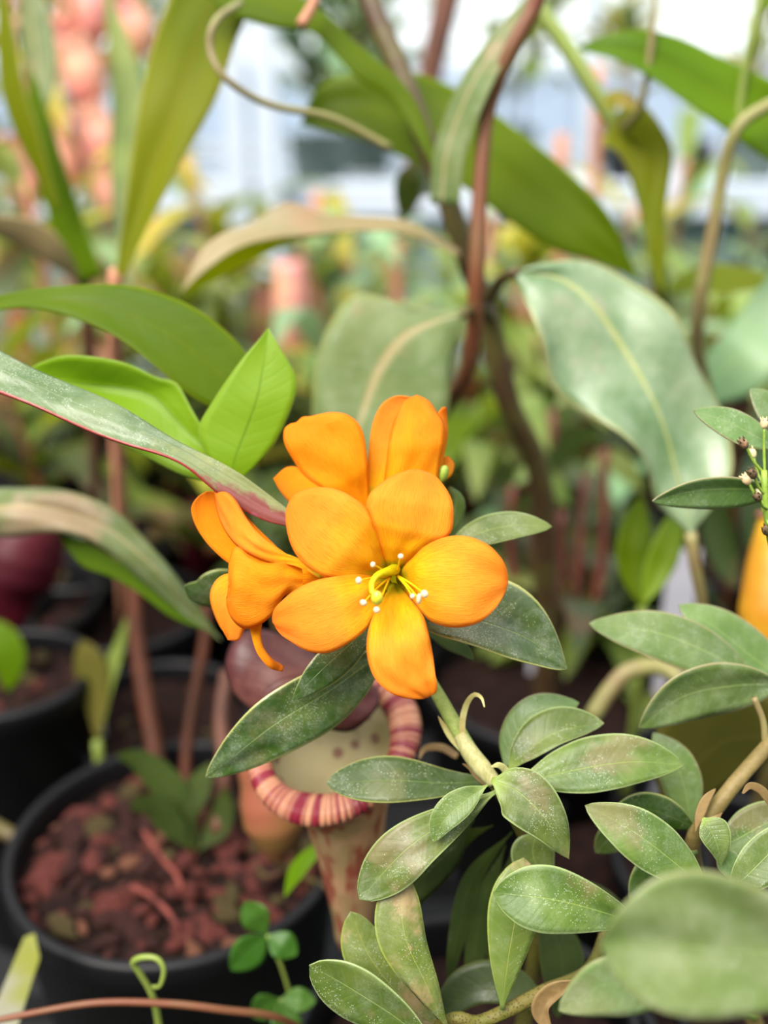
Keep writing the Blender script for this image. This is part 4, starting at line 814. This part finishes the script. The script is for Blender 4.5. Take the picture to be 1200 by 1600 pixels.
# burgundy pitcher at the left edge with its pots
pl = P(-20, 935, .70)
t = thing('burgundy_pitcher_plant', 'dark pot with a burgundy pitcher hanging at its rim, left edge', 'potted plant', (pl[0], pl[1], BENCH))
pl[2] = BENCH+.135; pot(t, pl, .075, .135); m_ = soil_disc(t, pl, .0715, seed=16); chips(m_, pl, .068, 40, .004, .009, rs, (2, 1, 5, 2))
pitcher('pitcher', None, [(30, 985, .62), (26, 970, .62), (20, 930, .62), (30, 880, .62), (45, 835, .62), (55, 800, .63)], [10, 36, 62, 66, 56, 40], 'pitcher_burgundy', parent=t)
leaf(t, [(-60, 1000), (-20, 990), (10, 1020), (12, 1080)], 30, 26, .56, 'neps_green', tl=4, tr=-4)
tubew('stem', [(pl[0], pl[1], BENCH+.12), P(-40, 860, .7), P(20, 780, .68), P(55, 795, .64)], .003, 'cane_dark', t)

def tall_pot(x, y, d, R_, H_, label, nm='plant_pot'):
    c = P(x, y, d); t = thing(nm, label, 'pot', (c[0], c[1], BENCH)); c[2] = BENCH+H_; pot(t, c, R_, H_); m = soil_disc(t, c, R_*.95, .012, seed=int(x) % 50)
    chips(m, c, R_*.88, 22, .003, .007, rs, (1, 0, 5, 3)); return t
tall_pot(245, 1085, .60, .055, .12, 'small black pot with mossy mix right behind the bark-filled pot')
tall_pot(40, 1210, .585, .045, .165, 'narrow tall black pot at left edge beside the bark-filled pot')

# blades, canes in the gap at the left
base = P(150, 1180, .56); base[2] = BENCH
t = thing('yellow_blade_plant', 'short yellow-green leaf standing between the black pots, left', 'plant', base)
leaf(t, [(152, 1160), (150, 1100), (142, 1050), (128, 1000)], 24, 26, .55, 'olive_dull', tl=3, tr=-3, pf='obo', solid=.0005)
leaf(t, [(152, 1160), (160, 1080), (185, 1010), (200, 960)], 12, 14, .55, 'far_green', tl=3, tr=-3, pf='lan')
tubew('stem', [P(152, 1160, .53), (base[0], base[1], BENCH+.0)], .0025, 'neps_stem_green', t)

# ------------------------------------------------------------------ small things at the bottom left
base = P(460, 1700, .45); base[2] = BENCH
t = thing('clover_weed', 'little three-leaved green weed leaning over the front of the pot', 'weed', base)
DC = .375
for cx, cy, lv in ((418, 1460, ((402, 1438, 34, 23), (438, 1474, 26, 23), (393, 1484, 34, 26))), (438, 1560, ((418, 1572, 32, 22), (462, 1562, 34, 20), (446, 1592, 34, 24)))):
    for (lx, ly, wl_, ww_) in lv:
        dx, dy = lx-cx, ly-cy; k = 2.3
        leaf(t, [(cx, cy, 0), (cx+dx*.7, cy+dy*.7, -2), (cx+dx*1.3, cy+dy*1.3, -3), (cx+dx*k, cy+dy*k, -1)], ww_, ww_, DC, 'clover', tl=2, tr=-2, pf='ell', fold=-.001, solid=.0003)
    tube('petiole', [(cx, cy, DC), (cx+25, cy+60, DC+.004), (462, 1600, DC+.015), (462, 1690, .41)], 3, 'neps_stem_green', t)
tubew('petiole', [P(462, 1690, .41), (base[0], base[1]-.02, BENCH+.05), (base[0], base[1], BENCH)], .001, 'neps_stem_green', t)

def drop(x, y, d, k=.012):
    q = P(x, y, d); return [q, np.array([q[0]+k*.6, q[1]+k*.5, (q[2]*.6+BENCH*.4)]), np.array([q[0]+k, q[1]+k, BENCH])]
o = tube('runner_stem', [(-60, 1606, .335), (40, 1585, .335), (150, 1567, .335), (260, 1568, .337), (350, 1578, .34), (440, 1592, .35), (520, 1640, .38)], [5, 5, 5.5, 6, 6, 5, 5], 'vine_red', thing_loc=P(520, 1640, .38), n=40)
tubew('stem_end', drop(520, 1640, .38), .0012, 'vine_red', o); tubew('stem_end', drop(-60, 1606, .335, -.02), .001, 'vine_red', o)
tag(o, 'thin red stem crossing the bottom left corner in front of the pot', 'stem')
o = tube('curling_tendril', [(252, 1640, .35), (248, 1600, .348), (238, 1555, .345), (218, 1520, .342), (208, 1504, .34), (222, 1496, .338), (245, 1498, .337), (256, 1515, .337), (250, 1540, .338), (238, 1542, .34)], [6, 6, 6, 5.5, 5, 5, 5, 4.5, 4, 3], 'neps_stem_green', thing_loc=P(252, 1640, .35), n=60)
tubew('stalk', drop(252, 1640, .35), .0013, 'neps_stem_green', o)
tag(o, 'pale green tendril curling into a loop below the pot rim', 'tendril')
lo = P(-5, 1640, .36); lo[2] = BENCH; a = [lo+np.array([-.004, -.01, 0]), lo+np.array([.004, -.01, 0]), P(15, 1640, .36), P(62, 1496, .39), P(54, 1458, .397), P(38, 1464, .397), P(-20, 1600, .37)]
o = mesh('plant_tag', a, [(0, 1, 2, 6), (2, 3, 4, 5, 6)], 'plant_tag', loc=a[0], smooth=False); md = o.modifiers.new('thickness', 'SOLIDIFY'); md.thickness = .0008
tag(o, 'pointed cream and yellow plastic plant tag at lower left corner', 'plant tag')

# ================================================================== PLANTS FURTHER BACK (built in the space of the two benches)
rb = random.Random(11)
def bgplant(name, label, x, y, z0, h, mats, nleaf, ll, hw, stem='cane_dark', pots=True, npit=0, pitmat='pitcher_pink', group=None, stems=1, lean=.05, pr=.055, up0=1.0, pmat='black_plastic'):
    t = thing(name, label, 'potted plant', (x, y, z0), group)
    ph = .11
    if pots: c = np.array([x, y, z0+ph]); pot(t, c, pr, ph, seg=32, mat=pmat); soil_disc(t, c, pr*.95, .012, seed=rb.randint(0, 99), nr=4, ns=24)
    for s_ in range(stems):
        ox, oy = (rb.uniform(-.03, .03), rb.uniform(-.03, .03)) if stems > 1 else (0, 0); lx, ly = rb.uniform(-lean, lean), rb.uniform(-lean, lean); hh = h*rb.uniform(.8, 1.1)
        sp = [np.array([x+ox+lx*q*q, y+oy+ly*q*q, z0+ph*.9+(hh-ph*.9)*q]) for q in (0, .35, .7, 1)]
        tubew('stem', sp, rb.uniform(.0022, .0042), stem, t, seg=8)
        sc = spline(sp, 40)
        for i in range(nleaf):
            q = (i+.6)/nleaf; p0 = sc[int(8+31*q)]; a = i*2.4+rb.uniform(-.5, .5)+s_; L_ = ll*rb.uniform(.7, 1.2); dx, dy = math.cos(a), math.sin(a); e = up0*rb.uniform(.4, 1.2); dr = rb.uniform(.2, .7)
            md_ = [p0, p0+np.array([dx*L_*.35, dy*L_*.35, L_*.33*e]), p0+np.array([dx*L_*.7, dy*L_*.7, L_*(.5*e-.12*dr)]), p0+np.array([dx*L_, dy*L_, L_*(.5*e-.5*dr)])]
            wleaf(t, md_, hw*rb.uniform(.7, 1.15), rb.choice(mats), cup=-.002)
            if npit and i < npit:
                tp = md_[-1]; dn = tp+np.array([dx*.02, dy*.02, -.05*rb.uniform(.6, 1.3)])
                tubew('tendril', [tp, (tp+dn)/2+np.array([dx*.012, dy*.012, 0]), dn], .0012, 'tendril_olive', t, seg=6)
                b = dn; s2 = rb.uniform(.8, 1.3)
                tubew('pitcher', [b, b+np.array([dx*.006, dy*.006, -.012])*s2, b+np.array([dx*.014, dy*.014, -.006])*s2, b+np.array([dx*.018, dy*.018, .03])*s2, b+np.array([dx*.018, dy*.018, .06])*s2], [.002, .008*s2, .013*s2, .013*s2, .010*s2], pitmat, t, seg=12, n=18)
    return t
GL = 'potted plants at the back of the dark bench'
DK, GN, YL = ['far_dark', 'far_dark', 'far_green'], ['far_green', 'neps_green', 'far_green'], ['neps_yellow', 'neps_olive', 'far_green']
def at(x, d): return (x-600)/F*d
rows = [  # pixel x, Y, height, palette, leaves, length, halfwidth, stem, pitchers, label
 (60, .95, .40, YL, 7, .16, .018, 'cane_pink', 3, 'pitcher_pink', 'tall plant with yellow-green leaves and pink pitchers at upper left'),
 (330, 1.00, .36, ['neps_yellow', 'far_green', 'neps_mint'], 8, .15, .018, 'cane_pink', 2, 'pitcher_pink', 'thin-stemmed pale plant with pink pitchers left of the white uprights'),
 (480, .86, .27, ['neps_mint', 'far_green', 'neps_yellow'], 8, .13, .016, 'cane_pink', 0, 'pitcher_pink', 'short mint-green plant behind the drooping tan leaf'),
 (600, 1.10, .30, ['neps_mint', 'neps_yellow', 'far_green'], 8, .14, .016, 'cane_pink', 1, 'pitcher_orange', 'pale plant with a salmon cane behind the forked stem'),
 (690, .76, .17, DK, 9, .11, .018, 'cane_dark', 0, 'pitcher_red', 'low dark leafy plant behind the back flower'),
 (790, .84, .20, ['far_dark', 'far_green', 'neps_green'], 8, .12, .018, 'vine_red', 1, 'pitcher_rust', 'bushy dark plant with red canes right of the flowers'),
 (900, .92, .24, GN, 8, .13, .018, 'vine_red', 0, 'pitcher_red', 'green plant with red canes behind the grey-green leaf'),
 (960, .70, .13, ['far_dark', 'far_dark', 'neps_mint'], 8, .10, .017, 'cane_dark', 0, 'pitcher_red', 'low dark plant behind the right-hand shoots'),
 (1080, 1.02, .27, GN, 7, .14, .018, 'cane_dark', 1, 'pitcher_orange', 'green plant under the white bench rail'),
 (1190, .80, .24, ['neps_mint', 'far_green', 'far_dark'], 8, .13, .02, 'cane_dark', 0, 'pitcher_red', 'mint-leaved plant at the right edge behind the seed sprig'),
 (400, .72, .14, DK, 8, .11, .016, 'vine_brown', 1, 'pitcher_rust', 'low dark plant with rusty pitcher behind the sideways flower'),
 (240, .80, .22, ['far_green', 'neps_yellow', 'far_dark'], 8, .13, .018, 'vine_brown', 1, 'pitcher_burgundy', 'mid-height plant with brown canes behind the grey drooping leaf'),
 (120, 1.08, .34, YL, 8, .14, .018, 'cane_pink', 3, 'pitcher_orange', 'yellow-leaved plant with orange pitchers behind the leaning leaves'),
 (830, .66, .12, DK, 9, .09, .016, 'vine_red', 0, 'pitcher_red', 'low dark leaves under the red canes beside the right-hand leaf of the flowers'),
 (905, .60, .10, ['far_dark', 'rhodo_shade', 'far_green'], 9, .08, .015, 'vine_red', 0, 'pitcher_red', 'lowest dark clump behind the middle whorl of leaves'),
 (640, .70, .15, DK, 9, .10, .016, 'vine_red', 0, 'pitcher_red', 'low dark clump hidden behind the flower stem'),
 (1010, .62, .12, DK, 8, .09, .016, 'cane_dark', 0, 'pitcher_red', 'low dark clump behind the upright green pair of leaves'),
 (560, .80, .24, ['far_dark', 'far_green', 'neps_dull'], 9, .12, .018, 'vine_red', 0, 'pitcher_red', 'dark plant directly behind the dull broad leaf'),
 (20, .78, .26, ['far_green', 'neps_olive', 'far_dark'], 9, .13, .018, 'vine_red', 2, 'pitcher_burgundy', 'olive plant with dark pitchers at the left edge behind the strap leaf'),
 (180, 1.24, .42, ['neps_dull', 'neps_yellow', 'far_green'], 10, .13, .014, 'cane_pink', 1, 'pitcher_pink', 'slim pale plant in the far row behind the upright olive leaf'),
 (290, .90, .30, ['far_green', 'neps_mint', 'neps_yellow'], 9, .12, .014, 'cane_pink', 0, 'pitcher_pink', 'slim-leaved plant between olive upright leaf and tan drooping leaf'),
 (420, 1.20, .33, ['far_green', 'neps_mint', 'neps_dull'], 10, .13, .015, 'cane_dark', 0, 'pitcher_pink', 'grey-green plant in the far row below the white uprights'),
 (540, 1.0, .28, ['neps_yellow', 'far_green', 'neps_mint'], 9, .12, .014, 'cane_pink', 0, 'pitcher_pink', 'yellow-green plant in the far row above the dull broad leaf'),
 (800, 1.05, .30, ['far_green', 'neps_yellow', 'far_dark'], 9, .12, .015, 'cane_pink', 0, 'pitcher_pink', 'yellow-green plant in the far row between vine and grey-green leaf'),
 (1000, 1.25, .34, ['far_green', 'neps_mint', 'neps_dull'], 9, .12, .014, 'cane_pink', 0, 'pitcher_pink', 'pale plant in the far row below the white bench rail'),
 (1130, 1.22, .30, ['far_green', 'neps_mint', 'far_dark'], 9, .12, .015, 'cane_dark', 0, 'pitcher_pink', 'darker plant in the far row near the right edge'),
 (40, 1.26, .44, ['neps_dull', 'neps_yellow', 'far_green'], 10, .14, .015, 'cane_pink', 2, 'pitcher_pink', 'tall pale plant in the far row at the left edge'),
 (720, 1.20, .30, ['far_green', 'neps_mint', 'far_green'], 7, .14, .016, 'cane_pink', 0, 'pitcher_pink', 'pale green plant in the far row behind the hanging vine'),
 (880, 1.22, .32, ['far_green', 'neps_mint', 'neps_yellow'], 7, .14, .016, 'cane_pink', 1, 'pitcher_orange', 'pale plant with peach canes in the far row, right of centre'),
]
for (px, Y, h, ms, nl, ll, hw, st, npit, pm, lb) in rows:
    bgplant('potted_pitcher_plant', lb, at(px, Y*1.03), Y, BENCH, h, ms, nl, ll, hw, st, npit=npit, pitmat=pm, group=GL, stems=2)
# bare salmon canes
for px, Y, h, r_, lb in ((252, .92, .42, .0055, 'salmon bamboo cane left of the olive upright leaf tip'), (620, .98, .31, .0065, 'short salmon cane below the drooping tan leaf'), (860, 1.05, .40, .006, 'peach cane behind the big dark green leaf'), (505, 1.12, .34, .0055, 'pale cane behind the tan drooping leaf'), (905, 1.1, .46, .005, 'tall pinkish cane near the upper right stem')):
    x = at(px, Y*1.03); o = tubew('garden_cane', [(x, Y, BENCH), (x+.004, Y, BENCH+h*.5), (x-.003, Y+.004, BENCH+h)], r_, 'cane_pink', thing_loc=(x, Y, BENCH)); tag(o, lb, 'cane', 'bamboo canes among the pots')
# plants on the back bench
GB = 'plants on the white back bench'
for k, (px, Y, h, ms, ll, nl, st, lb) in enumerate((
        (20, 2.45, .50, ['neps_yellow', 'far_green', 'neps_dull'], .26, 14, 'cane_pink', 'blurred yellowish plant on the back bench at far left'),
        (130, 2.75, .46, ['neps_dull', 'far_green', 'pink_lid'], .26, 14, 'cane_pink', 'blurred plant with pink leaves on the back bench, upper left corner'),
        (260, 2.55, .44, ['neps_mint', 'neps_dull', 'far_green'], .24, 14, 'cane_dark', 'blurred dull green plant on the back bench left of the white uprights'),
        (500, 2.45, .40, ['far_dark', 'far_green', 'neps_mint'], .22, 16, 'cane_dark', 'blurred dark plant on the back bench right of the white uprights'),
        (575, 2.8, .46, ['far_green', 'neps_dull', 'far_dark'], .24, 14, 'cane_dark', 'blurred green plant on the back bench behind the forked stem'),
        (790, 2.75, .42, ['far_dark', 'far_green', 'neps_dull'], .22, 12, 'cane_dark', 'blurred dark plant on the back bench right of the vine'),
        (960, 2.85, .46, ['neps_dull', 'neps_yellow'], .24, 10, 'cane_pink', 'blurred tan plant on the back bench behind the upper right stem'),
        (1165, 2.6, .40, ['neps_dull', 'far_green', 'neps_yellow'], .2, 10, 'cane_pink', 'blurred low plant on the back bench at far right'))):
    bgplant('potted_plant', lb, at(px, Y*.97), Y, B2, h, ms, nl, ll, .03, st, npit=0, group=GB, stems=2, pr=.07, pmat='pot_grey')
for px, lb in ((1075, 'black square-shouldered pot on the back bench, upper right'), (960, 'dark pot on the back bench behind the upper right stem')):
    x = at(px, 2.33); t = thing('plant_pot', lb, 'pot', (x, 2.38, B2)); pot(t, np.array([x, 2.38, B2+.1]), .035, .1, seg=32); soil_disc(t, np.array([x, 2.38, B2+.1]), .033, .01, seed=1, nr=3, ns=20)

# pink pitchers high on a plant at the upper left
x = at(110, 1.0); t = thing('pink_pitcher_plant', 'climber bearing a cluster of big pink pitchers, upper left corner', 'potted plant', (x, 1.0, BENCH))
c = np.array([x, 1.0, BENCH+.11]); pot(t, c, .055, .11, seg=32); soil_disc(t, c, .052, .012, seed=5, nr=4, ns=24)
tubew('stem', [(x, 1.0, BENCH+.1), P(150, 500, .98), P(100, 300, .98), P(110, 120, 1.0), P(90, -60, 1.0)], .004, 'cane_pink', t)
for (px, py, s_) in ((125, 110, 1.0), (60, 70, .9), (150, 215, 1.0), (55, 180, .8), (95, 250, .9), (140, 10, .9), (30, 280, .9), (210, 40, .8), (170, 300, .8)):
    b = part('pitcher', t); q = P(px, py, .97); k_ = .017*s_
    tubew('body', [q+np.array([0, 0, -.034])*s_, q+np.array([.003, 0, -.028])*s_, q+np.array([.004, 0, -.008])*s_, q+np.array([-.002, 0, .016])*s_, q+np.array([-.006, -.004, .03])*s_], [k_*.3, k_, k_*1.15, k_*.95, k_*.8], 'pitcher_pink', b, seg=14, n=20)
    tubew('tendril', [q+np.array([0, 0, -.034])*s_, q+np.array([.02, .004, -.05])*s_, q+np.array([.035, .01, 0])*s_, P(110, py-40, .995)], .0016, 'neps_stem_green' if s_ < .95 else 'pitcher_amber', b, seg=6)
    wleaf(b, [q+np.array([-.006, .008, .03])*s_, q+np.array([-.008, -.006, .042])*s_, q+np.array([-.008, -.02, .044])*s_, q+np.array([-.008, -.03, .040])*s_], .014*s_, 'pink_lid', pf='ova', name='lid')
for k, (px, py, L_, a) in enumerate(((100, 320, .14, 2.2), (105, 220, .15, .6), (110, 120, .13, 3.0), (100, 60, .13, .2))):
    q = P(px, py, .985); wleaf(t, [q, q+np.array([math.cos(a)*L_*.4, .02, .05]), q+np.array([math.cos(a)*L_*.8, .03, .05]), q+np.array([math.cos(a)*L_, .03, .0])], .016, 'neps_yellow')
# white plant tags stuck between the pots
for px, py, d, lb in ((846, 1075, .66, 'white plant tag standing in shade right of the flower stem'), (1064, 915, .60, 'lilac-white plant tag beside the upright green leaves'), (140, 1150, .60, 'pale plant tag leaning between the black pots at left')):
    q = P(px, py, d); o = boxm('plant_tag', (q[0]-.009, q[1]-.0006, BENCH+.02), (q[0]+.009, q[1]+.0006, q[2]+.022), 'tag_white', thing_loc=(q[0], q[1], BENCH+.02)); tag(o, lb, 'plant tag', 'white plant tags')
# thick brown limb behind the vine at the top
o = tubew('climbing_limb', [P(640, 330, .95), P(655, 200, .92), P(678, 90, .90), P(712, -60, .88)], [.008, .009, .011, .012], 'cane_dark', thing_loc=P(640, 330, .95)); tag(o, 'thick dark brown limb rising behind the forked stem at the top', 'branch')

# bare reddish canes right of the flowers
base = P(870, 1010, .68); base[2] = BENCH
t = thing('red_caned_plant', 'pot of bare red-brown canes in the shade right of the flowers', 'potted plant', base)
c = np.array([base[0], base[1], BENCH+.1]); pot(t, c, .07, .1, seg=32); soil_disc(t, c, .066, .012, seed=8, nr=4, ns=24)
for k, (px, top, d) in enumerate(((800, 760, .66), (828, 690, .70), (862, 640, .67), (880, 800, .64), (915, 740, .69), (945, 700, .66))):
    q = P(870+(px-870)*.5, 1020, .68); q[2] = BENCH+.09
    tubew('cane', [q, (q+P(px, top, d))/2+np.array([.006*(k % 3-1), 0, 0]), P(px, top, d)], [.0042, .0038, .003], 'cane_red', t, seg=8)
    if k % 2: leaf(t, [(px, top), (px-30, top-20), (px-60, top), (px-85, top+40)], 20, 20, d, 'far_dark', tl=5, tr=-4)
    else: leaf(t, [(px, top), (px+30, top-24), (px+60, top-10), (px+90, top+30)], 18, 18, d, 'far_green', tl=5, tr=-4)
